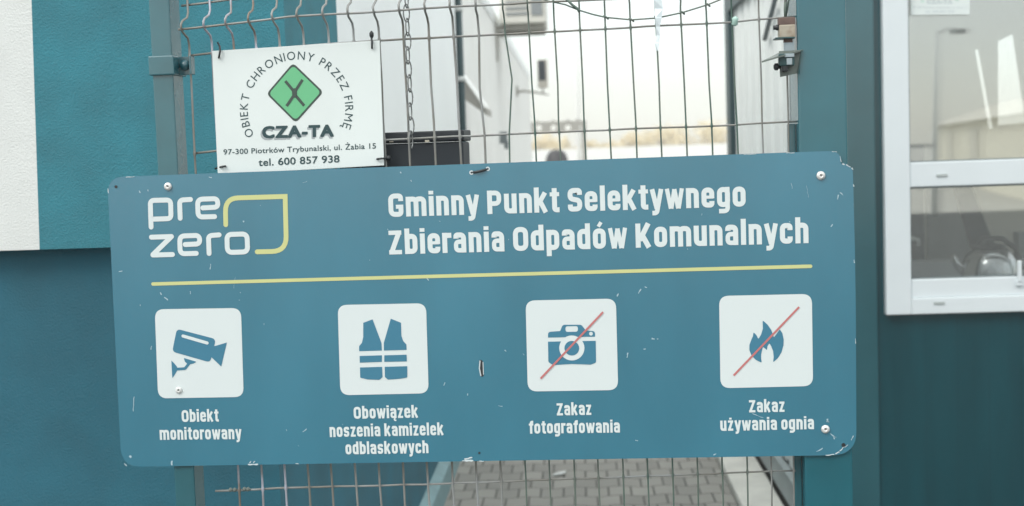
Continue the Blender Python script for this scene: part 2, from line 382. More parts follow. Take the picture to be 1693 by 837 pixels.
x = MB(); x.sbox(-3.2, -.735, 3.055, 7.40, 0, zo); x.build('plinth', 'plinth_teal', b)
x = MB(); x.hexa([S(-.735, 3.2, 0), S(-.69, 3.2, 0), S(-.69, 3.2, .13), S(-.735, 3.2, .16)], [S(-.735, 7.4, 0), S(-.69, 7.4, 0), S(-.69, 7.4, .13), S(-.735, 7.4, .16)])
x.build('base_strip', 'base_strip', b)
x = MB(); x.sbox(-3.3, -.60, 2.94, 7.6, 3.4, 3.5); x.build('roof', 'container_dark', b)
# drain pipe at the far corner of that wall
pd = 7.5; q = ld(atd(762, 130, pd)); pt = thing('drainpipe', S(q[0], pd, 0), 'dark vertical drainpipe with pale clips at the corner of the white wall', 'drainpipe')
x = MB(); x.tube([S(q[0], pd, 0.0), S(q[0], pd, 3.4)], .020, 12); x.build('pipe', 'pipe_dark', pt)
for yy in (15, 131, 242):
    zz = atd(762, yy, pd).z; x = MB(); x.lathe(S(q[0], pd, zz-.014), (0, 0, 1), [(.022, 0), (.026, 0), (.026, .028), (.022, .028)], 14); x.sbox(q[0]-.06, q[0]-.02, pd-.012, pd+.012, zz-.012, zz+.012)
    x.build('clip', 'clip_white', pt)

# ---- row of white cabins beyond it, ribbed
b = thing('white_cabin', S(-.72, 8, 0), 'long white ribbed cabin wall running back along the left of the passage', 'cabin')
x = MB(); prof = []; d = 7.62
while d < 20.9:
    prof += [(-.72, d), (-.72, d+.20), (-.705, d+.225), (-.705, d+.275)]; d += .30
prof.append((-.72, 21.0))
for (l0, d0), (l1, d1) in zip(prof, prof[1:]): x.quad([S(l0, d0, .12), S(l1, d1, .12), S(l1, d1, 2.9), S(l0, d0, 2.9)])
x.sbox(-2.6, -.72, 20.9, 21.0, .12, 2.9); x.sbox(-2.6, -.74, 7.60, 7.66, .12, 2.9)
x.build('wall', 'panel_cream', b)
x = MB(); x.sbox(-2.7, -.70, 7.60, 21.05, 2.9, 3.0); x.build('roof', 'panel_white', b)
x = MB(); x.sbox(-2.6, -.71, 7.62, 21.0, 0, .12); x.build('base', 'container_dark', b)
# open vent flap on that cabin
q0 = atd(766, 116, 8.05); q1 = atd(800, 174, 8.0)
l0, _, z0 = ld(q0); l1, _, z1 = ld(q1)
x = MB(); x.hexa([S(-.70, 8.05, z0), S(l1, 8.05, z1), S(l1, 8.05, z1-.02), S(-.70, 8.05, z0-.02)], [S(-.70, 8.55, z0), S(l1, 8.55, z1), S(l1, 8.55, z1-.02), S(-.70, 8.55, z0-.02)])
fl = x.build('vent_flap', 'panel_cream', b)
x = MB(); x.hexa([S(-.70, 8.06, z0-.02), S(l1+.01, 8.06, z1-.022), S(l1+.01, 8.06, z1-.06), S(-.70, 8.06, z0-.16)], [S(-.70, 8.54, z0-.02), S(l1+.01, 8.54, z1-.022), S(l1+.01, 8.54, z1-.06), S(-.70, 8.54, z0-.16)]); x.build('flap_shade', 'beam', b)  # solid grey wedge in place of the shade under the flap
# hook on the cabin
q = ld(atl(826, 222, -.70)); x = MB(); x.sbox(-.70, -.63, q[1]-.03, q[1]+.03, q[2]-.09, q[2]+.02); x.sbox(-.66, -.62, q[1]-.02, q[1]+.05, q[2]-.14, q[2]-.06)
tag(x.build('wall_hook', 'seal', None, .006), 'small dark hook on the white ribbed cabin wall', 'hook')
# air conditioner
D = 12.0; q = ld(atd(903, 52, D)); zt = q[2]+.56
a = thing('air_conditioner', S(-.5, D, q[2]), 'white air conditioner unit hanging high on the cabin wall', 'air conditioner')
x = MB(); x.sbox(-.66, q[0], D, D+.80, q[2]+.08, zt); x.build('casing', 'ac_white', a, .02)
x = MB(); 
for k in range(7): x.sbox(-.60, q[0]-.16, D-.012, D-.002, q[2]+.16+k*.05, q[2]+.18+k*.05)
x.build('grille', 'ac_dark', a)
x = MB(); x.sbox(q[0]-.13, q[0]-.03, D-.012, D-.002, q[2]+.15, q[2]+.32); x.build('label_plate', 'ac_dark', a)
x = MB(); x.sbox(-.72, q[0]-.02, D+.08, D+.12, q[2]+.03, q[2]+.075); x.sbox(-.72, q[0]-.02, D+.66, D+.70, q[2]+.03, q[2]+.075); x.sbox(-.72, -.69, D+.08, D+.12, q[2]-.25, q[2]+.03)
x.build('bracket', 'beam', a)
# flood light
D = 16.0; A0 = ld(atd(889, 100, D)); A1 = ld(atd(903, 133, D))
f = thing('floodlight', S(A0[0], D, A1[2]), 'dark faced floodlight in a beige frame seen against the white sky', 'lamp')
x = MB(); x.sbox(A0[0]-.008, A1[0]+.02, D, D+.07, A1[2]-.09, A0[2]+.01); x.build('housing', 'lamp_frame', f, .008)
x = MB(); x.sbox(A0[0]+.006, A1[0]-.006, D-.006, D-.001, A1[2]+.0, A0[2]-.004); x.build('glass', 'lamp_dark', f)
z = ld(atd(880, 158, D))[2]
x = MB(); x.tube([S(-.72, D+.03, z+.05), S(-.60, D+.03, z+.06), S(A0[0], D+.03, z+.03), S(A1[0]+.03, D+.03, z)], [.016, .016, .014, .008], 8)
x.tube([S(A0[0]+.05, D+.03, z+.02), S(A0[0]+.05, D+.03, A1[2]-.08)], .012, 8); x.sbox(-.73, -.68, D-.02, D+.08, z, z+.12); x.build('arm', 'beam', f)

# ---- office container on the right with the window
FD = 4.7; LK = .92
zt, zb_ = 2.62, .20
c = thing('office_container', S(LK, FD, 0), 'dark teal office container with a white framed window behind the gate post', 'container')
wl = ld(atd(1463, 300, FD))[0]; wb = atd(1480, 521, FD).z; wr = ld(atd(2480, 500, FD))[0]; wt = atd(1480, -85, FD).z  # window widened out of view to let more light inside
TH = .09
# front wall: ribbed sheet with the opening left out
x = MB()
def front(l0, l1, z0, z1):
    step = .112; edges = [l0]; k = math.ceil((l0+.02)/step)
    while k*step < l1-.02: edges.append(k*step); k += 1
    edges.append(l1)
    for a_, b_ in zip(edges, edges[1:]):
        i1 = b_ < l1
        e = b_-.008 if i1 else b_
        x.sbox(a_, e, FD, FD+TH, z0, z1)
        if i1: x.sbox(e, b_, FD+.0016, FD+TH, z0, z1)
front(1.06, 3.6, zb_, wb); front(wr, 3.6, wb, wt); front(1.06, 3.6, wt, zt-.12)
x.sbox(1.06, wl, FD, FD+TH, wb, wt)
x.build('front_wall', 'kiosk', c)
x = MB(); x.sbox(LK, 1.06, FD-.018, FD+TH, .12, zt-.12); x.build('corner_post', 'kiosk_trim', c, .006)
x = MB(); x.sbox(LK-.01, 3.62, FD-.03, FD+TH, zt-.12, zt); x.sbox(LK-.012, LK+.06, FD+TH, 7.9, zt-.14, zt); x.build('top_rail', 'container_dark', c)
x = MB(); x.sbox(LK+.02, 3.62, FD-.01, FD+TH, .08, zb_); x.build('bottom_rail', 'kiosk_trim', c)
# side wall along the passage, grey ribbed
x = MB(); prof = []; d = FD+TH
while d < 7.6: prof += [(LK+.02, d), (LK+.02, d+.15), (LK+.045, d+.17), (LK+.045, d+.23), (LK+.02, d+.25)]; d += .26
prof.append((LK+.02, 7.72))
for (a0, d0), (a1, d1) in zip(prof, prof[1:]): x.quad([S(a0, d0, .218), S(a1, d1, .218), S(a1, d1, zt-.14), S(a0, d0, zt-.14)])
x.build('side_wall', 'container_grey', c)
x = MB(); x.sbox(LK-.005, LK+.06, FD+TH, 7.72, .065, .20); x.sbox(LK-.02, LK+.01, FD+TH, 7.72, .20, .218); x.build('side_rail', 'rail_grey', c)
x = MB(); x.sbox(LK-.012, LK+.10, 7.72, 7.90, .0, zt-.14); x.build('far_corner_post', 'container_dark', c)
x = MB(); x.tube([S(LK+.0, 5.75, zt-.16), S(LK+.0, 6.35, zt-.42)], .012, 6); x.tube([S(LK+.0, 5.6, zt-.14), S(LK+.0, 5.6, .3)], .012, 8); x.build('cable', 'seal', c)
x = MB(); x.sbox(LK+.07, 3.6, FD+TH, 7.8, .12, .2); x.build('floor', 'room_floor', c)
x = MB(); x.sbox(LK-.01, 3.62, FD-.03, 7.9, zt+.002, zt+.05); x.build('roof', 'container_dark', c)
x = MB(); x.sbox(LK+.07, 3.6, FD+TH, 7.6, zt-.10, zt-.05); x.build('ceiling', 'room_ceiling', c)
x = MB(); x.sbox(LK+.06, LK+.09, FD+TH, 7.6, .2, zt-.10); x.build('lining', 'room_wall', c); x = MB(); x.sbox(3.55, 3.6, FD+TH, 4.95, .2, zt-.10); x.sbox(3.55, 3.6, 6.8, 7.6, .2, zt-.10); x.sbox(3.55, 3.6, 4.95, 6.8, .2, .7); x.sbox(3.55, 3.6, 4.95, 6.8, 2.45, zt-.10); x.build('lining', 'room_wall', c)  # side opening out of view, added to let light into the room
BD = 7.0                                      # back wall with the far window and its curtain gap
def b2d(px, py): q = ld(atd(px, py, BD)); return (q[0], q[2])
x = MB()
outer = [(LK+.09, .2), (3.55, .2), (3.55, zt-.10), (LK+.09, zt-.10)]
holes = [[b2d(1650, 68), b2d(1674, 57), b2d(1695, 203), b2d(1650, 207)], [b2d(1612, 83), b2d(1617, 82), b2d(1641, 212), b2d(1635, 213)]]
holes.append([(2.62, 1.05), (3.42, 1.05), (3.42, 2.35), (2.62, 2.35)]); addfill(x, [outer]+holes, lambda u, v: S(u, BD, v)); x.build('back_wall', 'room_wall', c)  # last hole is out of view, added to brighten the room
# window
wn = MB(); FO, FI = FD-.035, FD+.04
def pl(px, py): q = ld(atd(px, py, FD-.035)); return q[0], q[2]
xl0, xl1 = pl(1463, 300)[0], pl(1505, 300)[0]; zb0 = pl(1480, 521)[1]; zb1 = pl(1505, 463)[1]; zt0, zt1 = pl(1505, 310)[1], pl(1505, 269)[1]; xr = wr
wn.sbox(xl0, xl1, FO, FI, zb0, wt); wn.sbox(xr-.09, xr, FO, FI, zb0, wt); wn.sbox(xl1, xr-.09, FO, FI, zb0, zb0+.058); wn.sbox(xl1, xr-.09, FO+.010, FI, zb0+.058, zb1)
wn.sbox(xl1, xr-.09, FO+.006, FI, zt0, zt1); wn.sbox(xl1, xr-.09, FO, FI, wt-.09, wt)
win = wn.build('window', 'pvc', c, .004)
x = MB()
for a0, a1, z0, z1 in ((xl1, xr-.09, zb1, zt0), (xl1, xr-.09, zt1, wt-.09)):
    for (s0, s1, t0, t1) in ((a0, a0+.006, z0, z1), (a0+.006, a1, z1-.006, z1), (a0+.006, a1, z0, z0+.004)): x.sbox(s0, s1, FO+.02, FO+.03, t0, t1)
x.build('seal', 'seal', win)
for z0, z1 in ((zb1, zt0), (zt1, wt-.09)):
    x = MB(); x.quad([S(xl1, FO+.035, z0), S(xr-.09, FO+.035, z0), S(xr-.09, FO+.035, z1), S(xl1, FO+.035, z1)]); x.quad([S(xl1, FO+.052, z0), S(xr-.09, FO+.052-.0045, z0), S(xr-.09, FO+.052-.0045, z1), S(xl1, FO+.052, z1)]); x.build('pane', 'glass', win)
for px, py in ((1558, 290), (1553, 501)):
    a0, z0 = pl(px, py); x = MB(); f0 = FO if py > 400 else FO+.006
    x.sbox(a0-.019, a0+.019, f0-.004, f0, z0-.005, z0+.005); x.build('drain_cap', 'cap_grey', win, .0015)
# the window catch at the right
a0, z0 = pl(1686, 445); x = MB(); x.sbox(a0-.006, a0+.006, FO-.004, FO+.012, z0-.045, z0+.03); x.sbox(a0-.012, a0+.012, FO+.0, FO+.012, z0-.06, z0-.04); x.build('catch', 'pvc', win, .002)

# things inside the office
dz = atd(1600, 462, 4.95).z - .055
x = MB(); x.sbox(1.02, 3.5, FD+TH+.01, 5.35, dz-.03, dz); dk = x.build('desk', 'desk', None, .004); tag(dk, 'grey desk top under the office window, carrying the kettle', 'desk')
for la, lb_ in ((1.05, 1.09), (3.4, 3.44)): x = MB(); x.sbox(la, lb_, 4.85, 5.3, .2, dz-.03); x.build('leg', 'desk', dk)
kx, _, _ = ld(atd(1636, 440, 5.0)); kr = .105
kt = thing('kettle', S(kx, 5.0, dz), 'polished steel kettle with a black lid standing on the office desk', 'kettle')
x = MB(); x.lathe(S(kx, 5.0, dz), (0, 0, 1), [(kr*.96, 0), (kr, .02), (kr, .06), (kr*.97, .10), (kr*.88, .13), (kr*.72, .155), (kr*.60, .165)], 40); x.build('body', 'steel', kt)
x = MB(); x.lathe(S(kx, 5.0, dz+.165), (0, 0, 1), [(kr*.60, 0), (kr*.56, .012), (kr*.2, .02), (kr*.14, .035), (.001, .038)], 30); x.build('lid', 'black_plastic', kt)
x = MB(); x.tube([S(kx-.06, 5.0, dz+.16), S(kx-.02, 5.0, dz+.205), S(kx+.05, 5.0, dz+.20), S(kx+.10, 5.0, dz+.16), S(kx+.118, 5.0, dz+.08)], .011, 10); x.build('handle', 'black_plastic', kt)
x = MB(); x.tube([S(kx-.09, 5.0, dz+.08), S(kx-.12, 5.0, dz+.11), S(kx-.135, 5.0, dz+.145)], [.022, .016, .012], 12); x.build('spout', 'steel', kt)
l0 = ld(atd(1506, 400, 5.5))[0]; l1 = ld(atd(1530, 400, 5.5))[0]
cb = thing('cupboard', S(l0-.3, 5.5, .2), 'dark tall cupboard just inside the left edge of the office window', 'cupboard')
x = MB(); x.sbox(l0-.20, l1, 5.5, 6.0, .2, atd(1510, 240, 5.5).z); x.build('carcass', 'cabinet', cb, .006)
q = ld(atd(1512, 397, 5.48)); x = MB(); x.tube([S(q[0]-.03, 5.49, q[2]+.01), S(q[0]-.02, 5.46, q[2]+.012), S(q[0]+.01, 5.46, q[2]), S(q[0]+.014, 5.47, q[2]-.02)], .009, 10); x.build('handle', 'clip_white', cb)
l2 = ld(atd(1600, 400, 6.4))[0]
x = MB(); x.sbox(l1+.25, l2+.02, 6.4, 6.45, .3, atd(1560, 312, 6.4).z); tag(x.build('notice_board', 'grey_board', None, .004), 'grey board standing behind the office desk next to the dark cupboard', 'board')
P4 = [atd(1578, 305, 5.9), atd(1606, 305, 5.9), atd(1652, 425, 5.9), atd(1612, 425, 5.9)]
x = MB(); x.hexa(P4, [q+AX*.05 for q in P4]); tag(x.build('reflection_panel', 'reflection_dark', None, .004), 'dark narrow slanting panel standing in for a reflection, behind the kettle', 'panel')  # made-up panel for a dark slanting reflection in the pane
x = MB(); x.sbox(1.3, 2.0, 5.34, 5.5, dz, dz+.085); x.sbox(1.3, 1.92, 5.33, 5.338, dz+.025, dz+.06); tag(x.build('paper_tray', 'desk', None, .003), 'low grey paper tray at the back of the office desk', 'tray')
q = ld(atd(1685, 400, 5.6)); x = MB(); x.sbox(q[0]-.0, q[0]+.35, 5.6, 5.68, dz, atd(1680, 385, 5.6).z); tag(x.build('monitor', 'grey_board', None, .008), 'grey screen back at the right edge of the window, beside the kettle', 'monitor')

# ================================================================== beyond the passage
bx = thing('perforated_beam', S(-1, 24, 0), 'grey perforated steel beam on posts across the end of the passage', 'beam')
D = 24.0
def bb(px, py): q = ld(atd(px, py, D)); return (q[0], q[2])
x = MB(); l0, zt_ = bb(860, 203); l1, zb2 = bb(965, 217)
hl = [circle(bb(cx, 211.5), .055) for cx in (891, 915, 939, 963)]
v0 = [(l0, zb2), (l1+.05, zb2), (l1+.05, zt_), (l0, zt_)]
addfill(x, [v0]+hl, lambda u, v: S(u, D, v)); addfill(x, [v0]+hl, lambda u, v: S(u, D+.05, v))
for cx in (888, 914, 939, 955): q = bb(cx, 202); x.sbox(q[0]-.02, q[0]+.02, D, D+.05, zt_+.001, zt_+.03)
x.build('rail', 'beam', bx)
for l in (l0+.02, l1): x = MB(); x.sbox(l-.035, l+.035, D+.055, D+.12, 0, zt_); x.build('post', 'beam', bx)
q = ld(atd(956, 200, 30)); x = MB(); x.tube([S(q[0], 30, 0), S(q[0], 30, 7)], .05, 10); x.lathe(S(q[0], 30, 7), (0, 0, 1), [(.06, 0), (.07, .05), (.02, .12)], 10)
tag(x.build('flagpole', 'white_paint'), 'thin white pole rising beyond the perforated beam', 'pole')
q = ld(atd(920, 247, 40.0)); kz = q[2]/1.655; x = MB()
x.lathe(S(q[0], 40, 0), (0, 0, 1), [(r_, z_*kz) for r_, z_ in ((.50, 0), (.55, .1), (.55, .9), (.45, 1.10), (.38, 1.20), (.35, 1.32), (.32, 1.45), (.275, 1.54), (.18, 1.625), (.02, 1.655))], 28)
tag(x.build('recycling_bell', 'bell'), 'dark bell shaped bin with a domed top standing in the yard', 'bin')
x = MB(); x.sbox(-40, 60, 118, 118.3, 0, 2.15); 
tag(x.build('boundary_wall', 'white_paint'), 'low white wall in front of the far yellow trees', 'wall')
def tree(l, d, h, rw, label):
    t = thing('autumn_tree', S(l, d, 0), label, 'tree', 'yellow trees beyond the yard')
    x = MB(); base = S(l, d, 0); x.tube([base, base+Vector((.1, 0, h*.4)), base+Vector((-.1, .1, h*.8))], [.16, .11, .03], 8)
    for k in range(6):
        a = random.uniform(0, 6.28); z = h*random.uniform(.3, .65); x.tube([base+Vector((.05, 0, z)), base+Vector((math.cos(a)*rw*.6, math.sin(a)*rw*.6, z+h*.22))], [.05, .015], 6)
    x.build('trunk', 'bark', t)
    x = MB()
    cl = [(random.uniform(-1, 1)*rw*.75, random.uniform(-1, 1)*rw*.75, h*random.uniform(.38, .9)) for _ in range(11)] + [(0, 0, h*.93)]
    for cx, cy, cz in cl:
        for k in range(95):
            v = Vector((random.gauss(0, 1), random.gauss(0, 1), random.gauss(0, .8)))*rw*.21; p0 = base+Vector((cx, cy, cz))+v
            a = Vector((random.gauss(0, 1), random.gauss(0, 1), random.gauss(0, 1))).normalized(); b_ = a.orthogonal().normalized(); s_ = random.uniform(.09, .17)
            x.quad([p0+a*s_, p0+b_*s_*.6, p0-a*s_, p0-b_*s_*.6])
    x.build('crown', 'leaf', t)
tx = [(905, 5.2, 1.7), (935, 4.4, 1.5), (975, 4.0, 1.4), (1012, 3.7, 1.5), (1050, 5.0, 1.9), (1090, 5.4, 2.1), (1130, 5.6, 2.2), (1168, 6.0, 2.3), (1205, 5.6, 2.2)]
names = ['first yellow tree in the far row, right of the perforated beam post', 'low yellow tree above the dark domed bin', 'small yellow tree just right of the white pole', 'shortest yellow tree in the dip of the far row', 'yellow tree where the far row starts to rise', 'rounded yellow tree left of the middle of the far rise', 'broad yellow tree in the middle of the far rise', 'tallest yellow tree near the right end of the far row', 'last yellow tree beside the container corner']
for (px, h, rw), nm in zip(tx, names): tree(ld(atd(px, 240, 124))[0], 124+random.uniform(-2, 3), h*.68, rw, nm)

# ---- behind the viewer: what the office window mirrors
def V(px, py, Dv): l, d, z = ld(atd(px, py, Dv)); return l, 2*(FO+.035)-d, z
a = V(1545, 232, 60); bq = V(1693, 232, 36)
dirv = Vector((bq[0]-a[0], bq[1]-a[1])).normalized(); nrm = Vector((-dirv.y, dirv.x))
if nrm.x < 0: nrm = -nrm
hh = 3.25
hb = thing('storage_hall', S(a[0], a[1], 0), 'low beige storage hall mirrored in the office window', 'building')
e = Vector((a[0], a[1]))+dirv*40; A_ = Vector((a[0], a[1]))
def T(u, n_, z): q = A_+dirv*u+nrm*n_; return S(q.x, q.y, z)
x = MB(); x.hexa([T(0, 0, 0), T(34, 0, 0), T(34, 0, 2.35), T(0, 0, 2.35)], [T(0, 12, 0), T(34, 12, 0), T(34, 12, 2.35), T(0, 12, 2.35)]); x.build('wall', 'hall_wall', hb)
x = MB(); x.hexa([T(-.3, -.3, 2.35), T(34.3, -.3, 2.35), T(34.3, 2.5, hh), T(-.3, 2.5, hh)], [T(-.3, 12.3, 2.35), T(34.3, 12.3, 2.35), T(34.3, 9.5, hh), T(-.3, 9.5, hh)]); x.build('roof', 'hall_roof', hb)
for u in (5.5, 13): x = MB(); x.hexa([T(u, -.06, 0), T(u+2.2, -.06, 0), T(u+2.2, -.06, 2.1), T(u, -.06, 2.1)], [T(u, -.004, 0), T(u+2.2, -.004, 0), T(u+2.2, -.004, 2.1), T(u, -.004, 2.1)]); x.build('door', 'hall_roof', hb)
l, d, z = V(1549, 52, 30)
sl_ = thing('street_lamp', S(l, d, 0), 'pale street lamp with a short arm mirrored in the office window', 'street lamp')
x = MB(); x.tube([S(l-.1, d, 0), S(l-.05, d, z*.6), S(l, d, z)], [.07, .055, .045], 10); x.tube([S(l, d, z-.05), S(l+.2, d, z+.05), S(l+.45, d, z)], .03, 8); x.build('pole', 'lamp_post', sl_)
x = MB(); x.sbox(l+.3, l+.62, d-.09, d+.09, z-.07, z+.03); x.build('lamp_head', 'ac_dark', sl_, .02)

# ================================================================== fence posts
pl0 = at(253, 140, .006).x; pl1 = at(286.5, 140, .006).x
po = thing('fence_post', (pl0, .006, 0), 'slim blue grey square post with a clamp collar at the left end of the mesh', 'post', None)
x = MB(); x.box(pl0, pl1, .006, .068, 0, 2.25); x.build('tube', 'post_grey', po, .003)
x = MB(); x.box(pl0-.004, pl1+.004, .002, .072, 2.25, 2.262); x.build('cap', 'pipe_dark', po, .002)
za, zc = at(268, 92, 0).z, at(268, 124.5, 0).z
x = MB(); x.box(pl0-.005, pl1+.005, .0, .074, zc, za); x.build('collar', 'post_grey', po, .0025)
lx0, lx1 = at(292, 108, .034).x, at(321, 108, .034).x
x = MB(); x.box(pl1+.004, lx1, .034, .039, zc+.001, za-.001); x.box(lx1-.004, lx1, .015, .034, zc+.001, za-.001); x.build('lug', 'post_grey', po, .001)
q = at(306, 108, .034); x = MB(); x.lathe((q.x, .034, q.z), (0, -1, 0), [(.0105, 0), (.0105, .002), (.009, .006), (.005, .009), (.001, .010)], 20); x.build('bolt', 'post_grey', po)
pr0 = at(1322, 300, .006).x; pr1 = at(1403, 300, .006).x
pq = thing('gate_post', (pr0, .006, 0), 'thick teal square steel post at the right end of the mesh', 'post')
x = MB(); x.box(pr0, pr1, .006, .106, 0, 2.3); x.build('tube', 'post_teal', pq, .004)
x = MB(); x.box(pr0-.004, pr1+.004, .002, .110, 2.3, 2.312); x.build('cap', 'pipe_dark', pq, .002)
q = at(1409, 342, .05); x = MB(); x.lathe((pr1, .055, q.z), (1, 0, 0), [(.026, 0), (.026, .004), (.022, .011), (.012, .016), (.001, .017)], 24); x.build('knob', 'kiosk_trim', pq)
q0, q1 = at(1305, 205, .05), at(1320, 250, .05)
x = MB(); x.box(at(1302, 225, .05).x, pr0-.001, .040, .060, ZB-.35, at(1310, 205, .05).z); x.build('side_strip', 'post_grey', pq, .002)

# ================================================================== wire mesh
MY = .030; WR = .0022
fp = thing('mesh_panel', at(800, 780, MY), 'welded wire mesh panel between the two posts, its wires kinked and partly rusty', 'fence')
top = [313, 350, 386, 423, 462, 502, 544, 585, 627, 668, 710, 751, 792, 835, 876, 918, 960, 1002, 1044, 1086, 1128, 1170, 1212, 1256, 1300]
mid = [323, 361, 398, 435.5, 474, 514, 555, 596, 638, 678, 720.5, 763, 803, 843, 887, 927.5, 969, 1011, 1054, 1095, 1137, 1179, 1221, 1262.5, 1304]
bot = [354, 393, 431.5, 470, 509, 547, 587, 626.5, 666, 706, 747, 787, 827.5, 868, 908, 949, 989, 1030, 1071, 1112, 1153, 1194, 1235, 1275, 1312]
def lerp_tab(tab, xx):
    for (x0, y0), (x1, y1) in zip(tab, tab[1:]):
        if xx <= x1: return y0+(y1-y0)*(xx-x0)/(x1-x0)
    (x0, y0), (x1, y1) = tab[-2:]; return y0+(y1-y0)*(xx-x0)/(x1-x0)
R1 = [(300, 10), (375, 0), (700, -32), (1000, -45), (1320, -60)]
R2 = [(295, 49), (419, 35), (480, 28), (600, 21), (740, 12), (907, 3), (1320, -14)]
R3 = [(316, 92), (348, 88), (628, 67), (777, 60), (920, 52), (1206, 37), (1320, 27)]
R4 = [(322, 254), (355, 250), (638, 232), (777, 225), (1009, 215), (1206, 207), (1318, 201)]
RB = [(356, 812), (470, 807), (700, 801), (1000, 790), (1315, 778)]
def fold(px): return .046 if px < 700 else max(.006, .046-.040*(px-700)/250)
extra = {13: [(835, 55), (846.5, 131), (842, 221)], 12: [(792, 57), (793, 145), (801, 221)], 9: [(667, 60), (669, 100), (674, 180)]}
Z1 = 2.15
for i in range(25):
    t_, m_, b_ = top[i], mid[i], bot[i]
    def xat(y):                               # the wire's own line through the three surveyed points
        return t_+(m_-t_)*(y-72)/(270-72) if y < 270 else m_+(b_-m_)*(y-270)/500
    fd = fold(t_); y2 = lerp_tab(R2, t_); y1 = y2-26; y3 = y2+25
    jit = lambda s_: random.uniform(-s_, s_)
    pts = []
    pts.append(at(xat(-150), -150, MY)); pts.append(at(xat(-60), -60, MY))
    for yy, k in ((y1, 0), (y1+9, .16), (y2-9, .78), (y2-3, .98), (y2+3, .98), (y2+9, .78), (y3-8, .16), (y3+2, 0)):
        pts.append(at(xat(yy)+jit(.5), yy, MY) + Vector((0, -fd*k, 0)))
    if i in extra: pts += [at(px, py, MY) for px, py in extra[i] if py > y3+6]
    else: pts += [at(xat(140)+jit(1.0), 140, MY), at(xat(200)+jit(.8), 200, MY)]
    for yy in (270, 400, 600, 770, 800, 837, 960):
        if i == 0 and yy > 700: continue
        pts.append(at(xat(yy)+jit(.5), yy, MY))
    w0 = WR if i < 13 else .0016; full = []
    zs = [at(t_, lerp_tab(R3, t_), MY).z, at(m_, lerp_tab(R4, m_), MY).z, at(b_, lerp_tab(RB, b_), MY).z]
    for p0, p1 in zip(pts, pts[1:]):
        full.append((p0, w0))
        for zc_ in zs:
            if p1.z < zc_-.008 and p0.z > zc_+.008:
                for dz_, k_ in ((.006, 1), (.002, 1.45), (-.002, 1.45), (-.006, 1)): full.append((p0+(p1-p0)*((p0.z-zc_-dz_)/(p0.z-p1.z)), w0*k_))
    full.append((pts[-1], w0))
    x = MB(); x.tube([q for q, _ in full], [r_ for _, r_ in full], 8)
    x.build('vertical_wire', 'wire_worn' if i in (1, 2, 3) else ('wire_green' if 13 <= i <= 22 else 'wire'), fp)
def row(tab, off, m, fd=False, x0=None, x1=None):
    xs = [a for a, _ in tab]; a, b_ = x0 or xs[0], x1 or xs[-1]; pts = []
    for k in range(29):
        px = a+(b_-a)*k/28; py = lerp_tab(tab, px); y = MY+off-(fold(px) if fd else 0)
        pts.append(at(px, py, y)+Vector((0, 0, random.uniform(-.0006, .0006))))
    x = MB(); x.tube(pts, [WR-.0005*k/28 for k in range(29)], 8); return x.build('horizontal_wire', m, fp)
row([(x_, y_-102) for x_, y_ in R1], .0045, 'wire'); row(R1, .0045, 'wire'); row(R2, .0045, 'wire', True); row(R3, .0045, 'wire'); row(R4, .0045, 'wire')
for o in (384, 546, 690): row([(a+.022*(o-215)*.9, b_+o-215) for a, b_ in R4], .0045, 'wire')
row(RB, .0045, 'wire'); row([(a+4, b_+160) for a, b_ in RB], .0045, 'wire')
# pale weathered clump of paint on the lower row
x = MB()
for px, py in ((381, 810), (388, 810), (404, 809), (410, 809)): q = at(px, py, MY+.001); x.lathe(q-Vector((.004, 0, 0)), (1, 0, 0), [(.001, 0), (.0042, .002), (.0046, .005), (.001, .009)], 8)
x.build('paint_blob', 'latch_edge', fp)
# loose sagging wire
lp = [(880, -6), (908, 2), (935, 8), (957, 17), (980, 24), (1002, 29), (1044, 33), (1086, 30), (1128, 21), (1170, 8), (1200, -4), (1240, -16)]
x = MB(); x.tube([at(a, b_, MY-.006) for a, b_ in lp], .0014, 6); x.tube([at(936, -2, MY-.008), at(946, 8, MY-.009), at(955, 15, MY-.008), at(958, 20, MY-.008)], .0024, 6)
for px, py in lp[5:10]: q = at(px, py, MY-.003); x.tube([q+Vector((-.004, 0, .003)), q+Vector((0, -.006, 0)), q+Vector((.004, 0, -.003))], .0018, 6)
tag(x.build('loose_wire', 'wire_green'), 'thin green loose wire sagging across the top of the mesh', 'wire')
# torn strip of clear plastic
x = MB(); pts = [(1080, 1093, -30), (1081, 1094, 0), (1082, 1096, 14), (1083, 1094, 30), (1084, 1091, 44), (1085, 1091, 58), (1083, 1090, 72), (1085, 1088, 84)]
for (a0, a1, y0), (b0, b1, y1) in zip(pts, pts[1:]): x.slabquad([at(a0, y0, MY-.010+.004*math.sin(y0)), at(a1, y0, MY-.012), at(b1, y1, MY-.012), at(b0, y1, MY-.010+.004*math.sin(y1))], (0, .0006, 0))
tag(x.build('plastic_strip', 'plastic_clear'), 'torn strip of pale plastic hanging on a mesh wire against the sky', 'plastic strip')
x = MB(); q = at(1217, 36, MY-.004); x.lathe(q+Vector((-.003, 0, -.008)), (.1, -.2, 1), [(.002, 0), (.006, .003), (.005, .010), (.0065, .014), (.001, .018)], 10)
tag(x.build('plastic_tag', 'plastic_green'), 'scrap of pale green plastic twisted round a wire crossing near the gate post', 'plastic')
